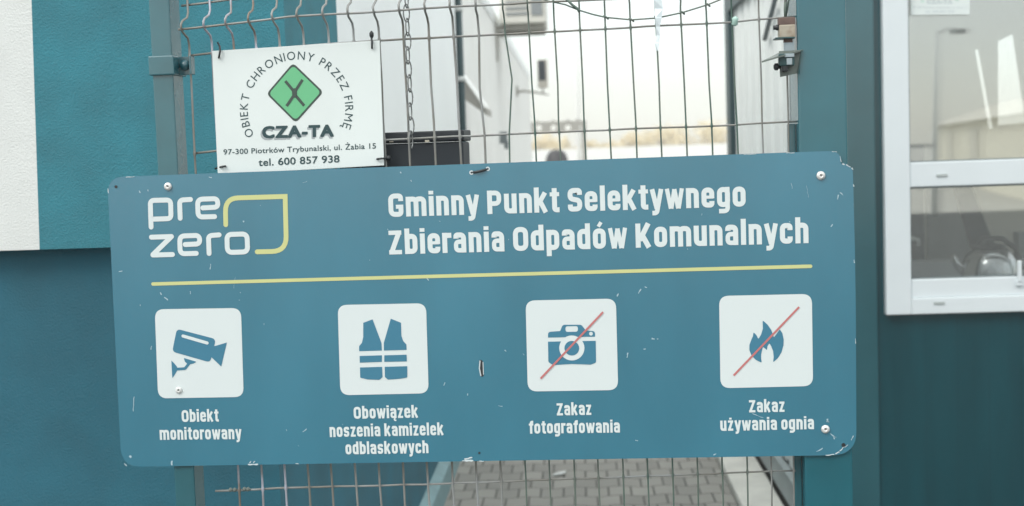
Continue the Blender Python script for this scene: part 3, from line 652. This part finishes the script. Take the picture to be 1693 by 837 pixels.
# chain hanging beside one wire
ch = thing('chain', at(671, 0, MY-.006), 'thin steel chain hanging down the mesh right of the white sign', 'chain')
yy = -38; k = 0
while yy < 240:
    ln = 27; cx = 668+ (yy+40)*.036; c_ = at(cx+3+random.uniform(-1, 1), yy+ln/2, MY-.008); pts = []
    hw, hl_ = (.0056, .0165) if k % 2 == 0 else (.0022, .0165)
    for j in range(14):
        g = 2*math.pi*j/14; a = math.cos(g); b_ = math.sin(g)
        pts.append(c_+Vector((hw*a, (.0056*a if k % 2 else .001*a), hl_*(b_ if abs(b_) < .8 else math.copysign(1, b_)))))
    x = MB(); x.tube(pts, .0013, 6, closed=True); x.build('link', 'chain', ch); yy += ln*.86; k += 1

# black letter box on the back of the mesh
mb_ = thing('letter_box', at(700, 300, .055), 'black letter box with a hinged lid behind the mesh beside the white sign', 'letter box')
bx0, bx1 = at(560, 240, .06).x, at(766, 240, .06).x; zt = at(700, 226, .06).z
x = MB(); x.box(bx0, bx1, .056, .17, zt-.34, zt-.012); x.build('box', 'mailbox', mb_, .004)
x = MB(); x.hexa([(bx0-.004, .050, zt-.010), (bx1+.003, .050, zt-.010), (bx1+.003, .050, zt+.010), (bx0-.004, .050, zt+.010)], [(bx0-.004, .175, zt-.010), (bx1+.003, .175, zt-.010), (bx1+.003, .175, zt+.012), (bx0-.004, .175, zt+.012)]); x.build('lid', 'mailbox_lid', mb_, .003)
for px in (647, 706): q = at(px, 233, .05); x = MB(); x.box(q.x-.0045, q.x+.0045, .050, .056, q.z-.003, q.z+.002); x.build('rivet', 'brass', mb_, .001)

# ================================================================== latch at the gate post
lt = thing('gate_latch', at(1300, 70, .02), 'rusty bracket and lock plate fixed to the left side of the teal post', 'latch')
def lb(x0, x1, y0, y1, Y0, Y1, name, m, bev=.001):
    a0, a1 = at(1195+x0/6.44, (y0+y1)/2/6.44, Y0), at(1195+x1/6.44, (y0+y1)/2/6.44, Y0); c0, c1 = at(1195+(x0+x1)/2/6.44, y0/6.44, Y0), at(1195+(x0+x1)/2/6.44, y1/6.44, Y0)
    x = MB(); x.box(a0.x, a1.x, Y0, Y1, c1.z, c0.z); return x.build(name, m, lt, bev)
lb(600, 772, 185, 262, .004, .030, 'bracket_top', 'rust_dark'); lb(605, 775, 262, 398, .0, .030, 'bracket', 'rust', .002)
lb(560, 772, 396, 410, -.004, .034, 'bracket_lip', 'latch_teal', .0006)
q = at(1195+575/6.44, 292/6.44, .01); x = MB(); x.lathe((q.x+.006, .014, q.z), (-1, 0, 0), [(.0055, 0), (.0055, .006), (.0042, .008), (.0042, .012)], 14); x.build('pin', 'black', lt)
lb(652, 745, 410, 455, .010, .020, 'stem', 'rust_dark', .0006); lb(655, 760, 452, 545, .008, .018, 'strap', 'galv', .0006)
def lp_(a, b_, Y): return at(1195+a/6.44, b_/6.44, Y)
x = MB(); x.slabquad([lp_(415, 652, -.03), lp_(590, 600, -.03), lp_(855, 528, .004), lp_(600, 560, .03)], (0, 0, -.003)); x.build('shade_plate', 'latch_edge', lt)
x = MB(); x.slabquad([lp_(600, 545, .004), lp_(852, 532, .004), lp_(805, 780, .004), lp_(612, 822, .004)], (0, .004, 0)); x.build('lock_plate', 'latch_edge', lt)
x = MB(); x.slabquad([lp_(835, 535, .0), lp_(853, 532, .0), lp_(808, 785, .0), lp_(796, 785, .0)], (0, .012, 0)); x.build('flange', 'latch_teal', lt)
lb(600, 765, 570, 700, -.016, .003, 'lock_body', 'latch_teal', .002); lb(632, 700, 690, 760, -.014, .003, 'lock_case', 'black', .002)
lb(660, 762, 572, 608, -.020, -.0165, 'lock_bar', 'galv', .0006); lb(680, 740, 620, 690, -.019, -.0165, 'keeper', 'galv', .0006)
q = lp_(588, 712, -.006); x = MB(); x.lathe((q.x+.004, -.006, q.z), (-1, 0, 0), [(.004, 0), (.004, .004), (.0065, .004), (.0065, .010), (.003, .012)], 14); x.build('knob', 'black', lt)
x = MB(); x.tube([lp_(668, -20, .03), lp_(664, 100, .03), lp_(668, 180, .03)], .0028, 8); x.tube([lp_(705, -20, .04), lp_(672, 170, .035)], .002, 6); x.build('tie_wire', 'wire_green', lt)

# ================================================================== the white security company sign
def plate(name, corners, Y, label, th, cap_style, parent_cat='sign', frame=None):
    """corners TL, TR, BL as world points; the print is laid out on u 0..1 (right), v 0..1 (up)"""
    TL, TR, BL = corners; ux = TR-TL; vy = TL-BL; n = ux.cross(vy).normalized()
    if n.y > 0: n = -n
    root = thing(name, BL, label, parent_cat)
    def P(u, v, h=0.0): return BL + ux*u + vy*v + n*h
    x = MB(); x.hexa([P(0, 0), P(1, 0), P(1, 1), P(0, 1)], [P(0, 0, -th), P(1, 0, -th), P(1, 1, -th), P(0, 1, -th)]); x.build('panel', 'plate_white', root, th*.25)
    # crop pixel -> metres in the plate (square units so that letters keep their shape)
    W_, H_ = ux.length, vy.length
    o = Vector((68, 115)); a = Vector((929, -58)); bvec = Vector((32, 676)); det = a.x*bvec.y-a.y*bvec.x
    def cr(X, Y):
        d = Vector((X, Y))-o; u = (d.x*bvec.y-d.y*bvec.x)/det; v = (a.x*d.y-a.y*d.x)/det; return (u*W_, (1-v)*H_)
    def cv(h): return lambda u, v: P(u/W_, v/H_, h)
    sc = W_/929
    dark, green, ring, grey = cap_style
    dia = roundpoly([cr(520, 178), cr(690, 336), cr(537, 505), cr(373, 347)], 26*sc)
    x = MB(); addfill(x, [dia], cv(.0004)); x.build('emblem_edge', ring, root)
    c0 = cr(530, 341); inner = [(c0[0]+(q[0]-c0[0])*.91, c0[1]+(q[1]-c0[1])*.91) for q in dia]
    x = MB(); addfill(x, [inner], cv(.0007)); x.build('emblem', green, root)
    x = MB(); addfill(x, ribbon([cr(478, 277), cr(520, 326), cr(536, 356), cr(584, 411)], 16*sc, caps=False), cv(.0010))
    addfill(x, ribbon([cr(574, 270), cr(540, 322), cr(524, 358), cr(486, 413)], 16*sc, caps=False), cv(.0012))
    addfill(x, [circle(cr(530, 342), 14*sc, 20, 26*sc)], cv(.0014)); x.build('emblem_cross', ring, root)
    x = MB(); text(x, 'CZA-TA', cr(341, 600), cr(742, 588), 70*sc, cv(.0004), bold=(4.2*sc, 4.0*sc), space=1.16); x.build('name_shadow', grey, root)
    x = MB(); text(x, 'CZA-TA', cr(350, 590), cr(749, 578), 70*sc, cv(.0008), bold=(4.6*sc, 4.0*sc), space=1.16); x.build('name_lettering', dark, root)
    x = MB(); text(x, '97-300 Piotrków Trybunalski, ul. Żabia 15', cr(133, 681), cr(983, 641), 31*sc, cv(.0005), bold=(.5*sc, .5*sc), space=1.05); x.build('address_lettering', dark, root)
    x = MB(); text(x, 'tel. 600 857 938', cr(330, 742), cr(782, 718), 42*sc, cv(.0005), bold=(1.0*sc, 1.0*sc), space=1.04); x.build('phone_lettering', dark, root)
    # arched line, letter by letter
    x = MB(); s = 'OBIEKT CHRONIONY PRZEZ FIRMĘ'; adv = []
    for chh in s:
        if chh == ' ': adv.append((None, .36)); continue
        v, f = glyphs(chh); adv.append(((v, f), max(p_[0] for p_ in v)-min(p_[0] for p_ in v)+.125))
    tot = sum(q for _, q in adv)-.12; cen = Vector(cr(540, 432)); R_ = 271*sc; a0, a1 = D2R(207.5), D2R(-24.5); acc = 0
    fs = 47*sc/CAPH
    for gl, q in adv:
        if gl:
            v, f = gl; x0 = min(p_[0] for p_ in v); wd = q-.125; am = a0+(a1-a0)*(acc+wd/2)/tot; i = len(x.v)
            er = Vector((math.cos(am), math.sin(am))); et_ = Vector((math.sin(am), -math.cos(am)))
            for gx, gy in v:
                z = cen+er*(R_+gy*fs)+et_*((gx-x0-wd/2)*fs*.95); x.v.append(Vector(cv(.0005)(z.x, z.y)))
            x.f += [tuple(i+k for k in q_) for q_ in f]; x.sm += [False]*len(f)
        acc += q
    x.build('arched_lettering', cap_style[0] if name == 'security_sign' else green, root)
    return root, P
CY = .020
TL, TR, BL = at(350.5, 84.5, CY), at(627.5, 67, CY), at(360, 289, CY)
ss, SP = plate('security_sign', (TL, TR, BL), CY, 'white security company sign with a green diamond, wired to the mesh above the blue sign', .003, ('print_teal', 'print_green', 'diamond_edge', 'print_grey'))
def tie(path, r=.0022): x = MB(); x.tube(path, r, 8); return x
for pth in ([(360, 71, .034), (363, 76, .022), (364, 84, .014), (362, 95, .015), (361, 97, .03)], [(613, 54, .034), (614, 62, .022), (615, 70, .014), (615, 79, .015), (615, 81, .03)],
            [(356, 279, .036), (362, 277, .026), (366, 276, .015), (372, 275, .015), (374, 275, .03)], [(622, 263.5, .03), (624, 263, .015), (634, 262, .015), (641, 261, .024), (644, 261, .036)]):
    tie([at(a, b_, y) for a, b_, y in pth], .0019).build('wire_tie', 'black', ss)
x = MB(); q = at(614, 58, .02); x.lathe((q.x, .022, q.z-.006), (0, 0, 1), [(.002, 0), (.0042, .004), (.0042, .010), (.001, .014)], 8); q = at(641, 261.5, .026); x.lathe((q.x-.004, .026, q.z), (1, 0, 0), [(.002, 0), (.005, .003), (.005, .008), (.001, .011)], 8); x.build('tie_knot', 'black', ss)

# same company's small notice on the office window glass
FN = FO+.030
TL, TR, BL = atd(1505.5, -46, FN), atd(1603.5, -47, FN), atd(1505.5, 25, FN)
plate('window_notice', (TL, TR, BL), FN, 'small faded white notice stuck in the corner of the office window', .0012, ('faded_grey', 'faded_green', 'faded_green', 'faded_grey'))

# ================================================================== the blue information sign
SW = 1.42
bs = thing('information_sign', (0, 0, ZB), 'large blue information sign with white Polish lettering and four pictograms across the mesh', 'sign')
def cv(h): return lambda u, v: Vector((u, -h, v))
def W(px, py): q = at(px, py, 0); return (q.x, q.z)
outl = roundpoly([W(177.2, 293), W(1372, 250), W(1411, 248), W(1416.3, 752.3), W(200.7, 772.2)], [.034, 0, 0, .046, .040], n=10)
# replace the upper right corner by its torn shape
cut = [W(1340, 250.9), W(1372, 250), W(1381, 251.5), W(1386.5, 255), W(1390, 260), W(1391, 266), W(1389.8, 270.5), W(1392.5, 271.5), W(1395, 269), W(1400, 272.5), W(1407.5, 277), W(1410, 283), W(1410.6, 300), W(1413.8, 430), W(1415, 520), W(1415.6, 640)]
i0 = min(range(len(outl)), key=lambda k: (Vector(outl[k])-Vector(W(1372, 250))).length)
outl = outl[:i0] + cut + outl[i0+2:]
v2, f2 = fill([outl]); x = MB(); x.v = [Vector((u, 0, v)) for u, v in v2]+[Vector((u, .004, v)) for u, v in v2]; nv = len(v2)
x.f = list(f2)+[tuple(k+nv for k in reversed(q)) for q in f2]; x.sm = [False]*len(x.f)
no = len(outl); i = len(x.v); x.v += [Vector((u, 0, v)) for u, v in outl]+[Vector((u, .004, v)) for u, v in outl]
for k in range(no): x.f.append((i+k, i+(k+1) % no, i+no+(k+1) % no, i+no+k)); x.sm.append(False)
x.build('panel', 'sign_blue', bs)
# lettering
LH = .106; LX = .845; LT = LX-LH; LB = LH; LC = 1-LH; LA = 1.07
def letter(ch):
    """centre lines of a narrow bold letter, capital height 1: width, [(points, corner radius, closed, stroke)]"""
    def W_(w): return LH, w-LH
    o = []
    def st(pts, r=0, closed=False, wd=LH*2): o.append((pts, r, closed, wd))
    if ch in 'nhmru':
        w = {'n': .545, 'h': .545, 'm': .90, 'r': .40, 'u': .545}[ch]; a, b = W_(w)
        if ch == 'u': st([(a, LX), (a, LB), (b, LB), (b, .42)], .17); st([(b, 0), (b, LX)])
        else:
            st([(a, 0), (a, LA if ch == 'h' else LX)])
            if ch == 'm': c = w/2; st([(a, .45), (a, LT), (c, LT), (c, 0)], .16); st([(c, .45), (c, LT), (b, LT), (b, 0)], .16)
            elif ch == 'r': st([(a, .45), (a, LT-.005), (w, LT-.005)], .17)
            else: st([(a, .45), (a, LT), (b, LT), (b, 0)], .17)
    elif ch in 'bdpgoó':
        w = .55; a, b = W_(w)
        st([(a, LT), (b, LT), (b, LB), (a, LB)], .175, True)
        if ch == 'b': st([(a, 0), (a, LA)])
        if ch == 'd': st([(b, 0), (b, LA)])
        if ch == 'p': st([(a, -.25), (a, LX)])
        if ch == 'g': st([(b, LX), (b, -.165), (a-.03, -.165)], [0, .16, 0], False, .19)
        if ch == 'ó': st([(w*.44, .92), (w*.66, 1.10)], 0, False, .15)
    elif ch in 'il': w = .212; st([(LH, 0), (LH, LA if ch == 'l' else LX)]); ch == 'i' and st([(LH, .915), (LH, 1.07)])
    elif ch == 'e': w = .545; a, b = W_(w); st([(b, .27), (b, LB), (a, LB), (a, LT), (b, LT), (b, .385)], [0, .17, .17, .17, .17, 0]); st([(a, .44), (b+.06, .44)], 0, False, .13)
    elif ch == 'c': w = .53; a, b = W_(w); st([(b, .29), (b, LB), (a, LB), (a, LT), (b, LT), (b, .55)], .17)
    elif ch in 'aą':
        w = .545; a, b = W_(w); st([(a+.005, .59), (a+.005, LT), (b, LT), (b, 0)], [0, .16, .17, 0]); st([(b, .455), (a, .455), (a, LB-.01), (b, LB-.01)], .14, False, .185)
        if ch == 'ą': st([(b-.01, .03), (b-.10, -.09), (b-.06, -.19), (b+.08, -.18)], .06, False, .12)
    elif ch == 'y': w = .60; st([(w-.105, LX), (w*.5-.01, -.165), (.10, -.165)], [0, .13, 0], False, .195); st([(.105, LX), (w*.5, .02)], 0, False, .20)
    elif ch == 'w':
        w = .84
        for p in (((.10, LX), (.255, 0)), ((.42, LX*.97), (.275, 0)), ((.42, LX*.97), (.565, 0)), ((w-.10, LX), (w-.255, 0))): st(list(p), 0, False, .175)
    elif ch == 'k': w = .60; st([(LH, 0), (LH, LA)]); st([(.17, .33), (w-.12, LX)], 0, False, .20); st([(.25, .50), (w-.105, 0)], 0, False, .20)
    elif ch == 't': w = .41; st([(.20, 1.02), (.20, LB-.01), (w, LB-.01)], .15); st([(0, LX-.085), (w, LX-.085)], 0, False, .17)
    elif ch == 'f': w = .41; st([(.20, 0), (.20, LA-LH), (w, LA-LH)], .17); st([(0, LX-.085), (w, LX-.085)], 0, False, .17)
    elif ch == 's': w = .52; a, b = W_(w); st([(b, .59), (b, LT), (a, LT), (a, .44), (b, .40), (b, LB), (a, LB), (a, .26)], .135, False, .20)
    elif ch in 'zż':
        w = .50; st([(.02, LX-.09), (w-.02, LX-.09)], 0, False, .18); st([(.02, .09), (w-.02, .09)], 0, False, .18); st([(w-.13, LX-.10), (.13, .10)], 0, False, .20)
        if ch == 'ż': st([(w/2, .92), (w/2, 1.07)])
    elif ch == 'G': w = .655; a, b = W_(w); st([(b, .67), (b, LC), (a, LC), (a, LB), (b, LB), (b, .36)], .20); st([(b+LH, .43), (w*.50, .43)], 0, False, .17)
    elif ch == 'P': w = .62; a, b = W_(w); st([(a, 0), (a, 1)]); st([(a, LC), (b, LC), (b, .44), (a, .44)], .19, False, .20)
    elif ch == 'O': w = .65; a, b = W_(w); st([(a, LC), (b, LC), (b, LB), (a, LB)], .21, True)
    elif ch == 'S': w = .62; a, b = W_(w); st([(b, .70), (b, LC), (a, LC), (a, .55), (b, .46), (b, LB), (a, LB), (a, .30)], .17)
    elif ch == 'Z': w = .60; st([(.02, .91), (w-.02, .91)], 0, False, .18); st([(.02, .09), (w-.02, .09)], 0, False, .18); st([(w-.135, .90), (.135, .10)], 0, False, .21)
    elif ch == 'K': w = .67; st([(LH, 0), (LH, 1)]); st([(.17, .30), (w-.12, 1)], 0, False, .215); st([(.28, .52), (w-.11, 0)], 0, False, .215)
    else: w = .27
    return w, o
KERN = {'y': -.045, 'w': -.045, 'k': -.02, 't': -.02, 'f': -.03, 'r': -.03, 'z': -.01}
def line(mb, t, l, r, cap):
    pl = Vector(W(*l)); pr = Vector(W(*r)); ux = (pr-pl).normalized(); uy = Vector((-ux.y, ux.x)); sy = cap/868
    pos = []; acc = 0
    for i_, ch in enumerate(t):
        w_, o = letter(ch); pos.append((acc, o)); nx = t[i_+1] if i_+1 < len(t) else ''
        acc += w_ if ch == ' ' else w_+.115+KERN.get(ch, 0)/1+KERN.get(nx, 0)*.6
        last = pos[-1][0]+w_
    sx = (pr-pl).length/last; h = .0006
    for x0, o in pos:
        for kk, (pts, rr, closed, wd) in enumerate(o):
            path = roundpoly(pts, rr, closed)
            def conv(u, v): q = pl+ux*((u+x0)*sx)+uy*(v*sy); return Vector((q.x, -(h+kk*.00003), q.y))
            for pg in ([ribbon(path, wd, closed)] if closed else [[z] for z in ribbon(path, wd, False, caps=False)]): addfill(mb, pg, conv)
x = MB(); line(x, 'Gminny Punkt Selektywnego', (643, 359), (1233, 341.5), 38.5); line(x, 'Zbierania Odpadów Komunalnych', (643, 421), (1336.8, 402), 39.5); x.build('title_lettering', 'sign_white', bs)
def caption(lines):
    x = MB()
    for t, l, r, cap in lines: line(x, t, l, r, cap)
    x.build('caption_lettering', 'sign_white', bs)
caption([('Obiekt', (301, 697.8), (362, 697), 20.3), ('monitorowany', (264.6, 727.4), (400, 726), 20.3)])
caption([('Obowiązek', (585.3, 692.6), (691.8, 690.6), 20.3), ('noszenia kamizelek', (545.5, 722.8), (734, 719.4), 20.3), ('odblaskowych', (571.7, 751.4), (708.6, 749.2), 20.3)])
caption([('Zakaz', (920.4, 687), (978, 686), 20.3), ('fotografowania', (874.8, 717.2), (1025, 715.2), 20.3)])
caption([('Zakaz', (1238.2, 682), (1297.4, 681), 20.3), ('używania ognia', (1191, 712.6), (1345.8, 709.6), 20.3)])
# company mark drawn in strokes
def crp(ox, oy, s): return lambda X, Y: W(ox+X/s, oy+Y/s)
g_ = crp(170, 270, 3.638); u1 = 1/3.638/868
x = MB(); hgt = [.0006]
def stroke(pts, r, wd=30, closed=False, conv=g_):
    path = roundpoly([conv(*q) for q in pts], [q*u1 for q in r] if isinstance(r, (list, tuple)) else r*u1, closed)
    addfill(x, ribbon(path, wd*u1, closed), cv(hgt[0])); hgt[0] += .00004
stroke([(291, 384), (288, 300)], 0); stroke([(286, 224), (408, 221), (411, 333), (289, 337)], [26, 26, 26, 6], closed=True); stroke([(466, 331), (462, 222), (528, 218)], [0, 26, 0])
stroke([(673, 321), (574, 324), (570, 217), (690, 213), (694, 264), (602, 269)], [0, 30, 34, 30, 26, 0])
stroke([(293, 445), (414, 441)], 0); stroke([(412, 443), (302, 550)], 0); stroke([(302, 552), (420, 549)], 0); stroke([(563, 542), (466, 545), (463, 438), (581, 434), (585, 485), (496, 489)], [0, 30, 34, 30, 26, 0])
stroke([(640, 543), (636, 436), (700, 431)], [0, 26, 0]); stroke([(747, 429), (868, 425), (872, 533), (750, 537)], 32, closed=True)
x.build('company_lettering', 'sign_white', bs)
x = MB(); hgt = [.0006]; stroke([(740, 370), (737, 211), (1097, 200), (1105, 529), (929, 533)], [0, 96, 0, 96, 0], 29); x.build('company_mark', 'yellow', bs)
x = MB(); addfill(x, ribbon([W(253, 469.7), W(700, 457.5), W(1340, 440.4)], 5.8/868), cv(.0006)); x.build('divider', 'yellow', bs)
# pictograms
def tile(c4): 
    x = MB(); addfill(x, [roundpoly([W(*q) for q in c4], .0185)], cv(.0005)); return x.build('pictogram', 'sign_white', bs)
def icon(par, polys, m='icon_blue', h=.0009, name='symbol'):
    x = MB()
    for k, pl_ in enumerate(polys): addfill(x, pl_, cv(h+k*.00005))
    return x.build(name, m, par)
k = 2.79; u1 = 1/2.79/868
t1 = tile([(256, 511.5), (398.5, 509.3), (403, 656.4), (261.5, 658.8)]); c_ = crp(180, 480, k); R = lambda pts, r: roundpoly([c_(*q) for q in pts], [v*u1 for v in r] if isinstance(r, (list, tuple)) else r*u1)
icon(t1, [[R([(314, 178), (494, 225), (468, 333), (293, 283)], 20)], [R([(486, 258), (545, 241), (519, 352), (471, 306)], 0)],
          [R([(289, 324), (303, 338), (316, 354), (315, 372), (303, 392), (293, 405)], 0)], ribbon(roundpoly([c_(312, 364), c_(352, 361), c_(374, 333)], 10*u1, False), 13*u1, caps=False),
          [R([(346, 312), (406, 330), (390, 338), (366, 342), (352, 330)], 3)]])
icon(t1, [ribbon([c_(343, 211), c_(454, 243)], 15*u1)], 'sign_white', .0013, 'slot')
t2 = tile([(558.4, 504.4), (704.4, 501.4), (708.8, 650.4), (562.8, 653.6)]); c_ = crp(500, 480, k)
icon(t2, [[R([(281, 150), (324, 134), (365, 243), (367, 278), (262, 281), (262, 258), (275, 242), (281, 215)], [2, 2, 12, 0, 0, 6, 14, 20])], [R([(408, 131), (455, 150), (457, 210), (465, 234), (480, 250), (481, 275), (376, 278), (376, 242)], [2, 2, 20, 14, 6, 0, 0, 12])],
          [R([(264, 303), (367, 300), (367, 330), (265, 334)], 0)], [R([(378, 300), (481, 297), (482, 328), (378, 330)], 0)],
          [R([(266, 356), (368, 353), (370, 400), (356, 413), (300, 411), (267, 403)], [0, 0, 4, 8, 10, 4])], [R([(380, 353), (484, 350), (484, 402), (450, 408), (395, 412), (381, 400)], [0, 0, 4, 10, 8, 4])]])
t3 = tile([(869, 497), (1018.3, 493.8), (1022, 645), (872.6, 647.4)]); c_ = crp(820, 470, k)
icon(t3, [[R([(240, 246), (240, 220), (296, 216), (308, 187), (394, 187), (414, 213), (457, 217), (457, 242)], [2, 18, 6, 14, 16, 10, 14, 2]), R([(320, 194), (378, 193), (378, 219), (321, 220)], 11)[::-1], circle(c_(438, 228), 9*u1, 16)],
          [R([(240, 265), (460, 261), (462, 362), (436, 371), (350, 368), (264, 373), (242, 360)], [0, 0, 12, 10, 0, 10, 12])]])
icon(t3, [[circle(c_(350, 294), 58*u1, 36)]], 'sign_white', .0012, 'lens_ring'); icon(t3, [[circle(c_(350, 295), 34*u1, 30)]], 'icon_blue', .0015, 'lens')
icon(t3, [ribbon([c_(206, 435), c_(494, 128)], 9*u1, caps=False)], 'salmon', .0018, 'slash')
t4 = tile([(1188.8, 489.4), (1342.2, 486), (1344.2, 638.4), (1191.2, 642)]); c_ = crp(1130, 470, k)
fl_ = [(365, 166), (388, 187), (404, 210), (413, 232), (416, 246), (430, 228), (444, 208), (456, 226), (462, 255), (461, 282), (452, 314), (436, 340), (413, 361), (416, 335), (413, 308), (404, 285), (396, 272), (387, 286), (385, 305), (376, 296), (366, 289), (362, 305), (358, 325), (358, 345), (361, 362), (335, 350), (314, 330), (304, 304), (304, 280), (312, 258), (320, 240), (323, 221), (337, 236), (345, 253), (358, 232), (366, 205)]
icon(t4, [[R(fl_, 3)]]); icon(t4, [ribbon([c_(231, 421), c_(533, 105)], 9*u1, caps=False)], 'salmon', .0013, 'slash')
# screws, holes, ties
for px, py, rr, mm in ((278, 308.5, 6.8, 'screw'), (1357, 290.5, 7.2, 'screw'), (1364.5, 709.5, 7, 'screw'), (296, 645, 6, 'clip_white')):
    r = rr/868; u, v = W(px, py); x = MB(); x.lathe((u, -.0008, v), (0, -1, 0), [(r, 0), (r*.98, r*.16), (r*.82, r*.42), (r*.5, r*.56), (r*.36, r*.58), (r*.30, r*.36), (.0001, r*.34)], 22); o = x.build('screw', mm, bs)
    x = MB(); x.lathe((u+.0004, -.0009-r*.345, v), (0, -1, 0), [(r*.24, 0), (.0001, .0003)], 6); x.build('socket', 'screw_dark', o)
x = MB()
for px, py, rr in ((192, 309, 2.6), (1394.5, 736, 3.4), (792.5, 749, 2.0), (780, 285.5, 2.6), (806, 279.5, 2.6)):
    u, v = W(px, py); addfill(x, [circle((u, v), rr/868, 14)], cv(.0005))
addfill(x, ribbon([W(795, 598), W(797, 620)], 6/868), cv(.0005)); addfill(x, ribbon([W(797, 601), W(798, 617)], 2.6/868), cv(.0006))
x.build('hole', 'black', bs)
for px, py, rr in ((779.5, 285.6, 3.6), (806.5, 279.4, 3.6)):
    u, v = W(px, py); x = MB(); addfill(x, [circle((u, v), rr/868, 16), circle((u, v), rr*.45/868, 16)], cv(.0007)); x.build('eyelet', 'edge_chip', bs)
x = MB(); addfill(x, ribbon([W(793.6, 597), W(792.6, 609), W(795, 621)], 1.8/868), cv(.0008)); addfill(x, ribbon([W(798.6, 599), W(799.4, 619)], 1.2/868), cv(.0008)); x.build('slot_edge', 'edge_chip', bs)
x = MB(); x.tube([at(781, 285.3, .02), at(783, 285, -.001), at(787, 284.6, -.003), at(793, 283.4, -.0035), at(800, 281.6, -.003), at(803.5, 280.4, -.001), at(805, 280, .02)], .0024, 8); x.build('cable_tie', 'black', bs)
# scratches, chipped edges and white scuffs
x = MB(); hh_ = .00042
def mark(px, py, ln, an, wd):
    pts = []; m_ = max(2, int(ln/4)+1)
    for k in range(m_+1): t_ = k/m_*ln; pts.append((px+math.cos(an)*t_+random.uniform(-.5, .5), py+math.sin(an)*t_+random.uniform(-.5, .5)))
    sd_ = [random.uniform(.3, 1)*wd for _ in pts]; nx, ny = -math.sin(an), math.cos(an)
    addfill(x, [[W(a+nx*w_/2, b_+ny*w_/2) for (a, b_), w_ in zip(pts, sd_)]+[W(a-nx*w_/2, b_-ny*w_/2) for (a, b_), w_ in reversed(list(zip(pts, sd_)))]], cv(hh_))
ms = [(231, 315, 4, 1.4, 2.5), (244, 314, 3, 1, 2), (402, 365, 3, 1.2, 3), (348, 437, 9, 1.6, 2), (197, 449, 6, -.2, 2), (265, 483, 5, 1.2, 2.4), (272, 492, 7, .6, 2), (315, 482, 4, 1.5, 1.6), (705, 459, 6, .9, 2.2),
      (1022, 486, 5, 1.9, 2.4), (1060, 478, 9, 2.1, 2), (1066, 474, 4, .4, 2), (1038, 583, 8, 1.7, 2.6), (1077, 560, 6, .2, 3), (1086, 560, 3, .3, 2), (1064, 577, 4, .1, 2), (835, 579, 3, 1, 2), (1050, 728, 5, .1, 1.5), (824, 671, 7, .1, 1.6), (222, 656, 24, 1.65, 1.5), (251, 572, 6, 1.8, 1.6),
      (736, 632, 6, 1.9, 2), (500, 714, 9, -.6, 2), (1243, 684, 20, .35, 1.2), (1368, 693, 5, 1.3, 3.5), (1366, 697, 5, .2, 2), (1373, 717, 9, .7, 2.6), (1379, 722, 4, 1.5, 2.4), (1377, 371, 5, 2.3, 2), (1386, 322, 8, 1.8, 2), (1389, 318, 7, .8, 1.6),
      (662, 284, 3, 1.2, 2.4), (679, 298, 3, 1, 2), (345, 293, 5, .2, 2), (214, 754, 4, .7, 4), (284, 762, 7, 1.5, 3), (1336, 572, 6, 1.6, 1.6), (1180, 752, 4, -.4, 2), (1350, 747, 12, -.5, 2)]
for q in ms: mark(*q)
for _ in range(22): mark(random.uniform(200, 1395), random.uniform(300, 750), random.uniform(1, 3.2), random.uniform(0, 3.1), random.uniform(.7, 1.5))
for _ in range(4): mark(random.uniform(210, 1390), random.choice([random.uniform(425, 505), random.uniform(660, 750), random.uniform(295, 312)]), random.uniform(6, 20), random.uniform(-.5, 2.4), random.uniform(.4, .8))
x.build('scratches', 'scratch', bs)
x = MB(); hh_ = .00050
for px, py, ln, an, wd in ((410, 768.2, 17, -.02, 2.6), (412, 766, 5, -.8, 1.8), (419, 766, 4, -1, 1.6), (764, 762, 19, -.02, 3.6), (768, 759.5, 13, -.22, 3.2), (792, 762.6, 8, 0, 2), (489, 767, 5, 0, 1.6), (1365, 753, 14, -.12, 1.8), (1381, 750, 8, -.4, 2.2), (1389, 745.5, 10, -.8, 2),
                           (1396, 740, 7, -.7, 1.4), (1407, 728, 8, -1.1, 1.5), (1393, 271, 4, .3, 3), (1399, 272, 8, .6, 1.6), (1408, 278, 3, .8, 4), (1411, 305, 4, 1.5, 3), (1412, 430, 5, 1.5, 1.6), (1389, 258, 10, 1.4, 1.3), (1375, 250.6, 8, .1, 1.4), (1414, 560, 9, 1.5, 1.2), (208, 293, 14, -.05, 1.2), (179, 312, 8, 1.55, 1.6), (205, 766, 6, .8, 2), (1230, 255.5, 20, -.03, 1.0), (1300, 253, 14, -.03, 1.2)):
    mark(px, py, ln, an, wd)
x.build('edge_chips', 'edge_chip', bs)

# ================================================================== bright hazy air
hz = MB(); hz.box(-70, 90, -75, 175, -1.0, 9.5); hm = bpy.data.materials.new('haze'); hm.use_nodes = True; hn = hm.node_tree; hn.nodes.clear()
ho = hn.nodes.new('ShaderNodeOutputMaterial'); hv = hn.nodes.new('ShaderNodeVolumePrincipled'); hv.inputs['Color'].default_value = (.97, .97, .95, 1); hv.inputs['Density'].default_value = HAZE
hn.links.new(hv.outputs[0], ho.inputs['Volume'])
if HAZE: tag(hz.build('haze', hm), 'bright hazy air over the yard', None, kind='stuff')
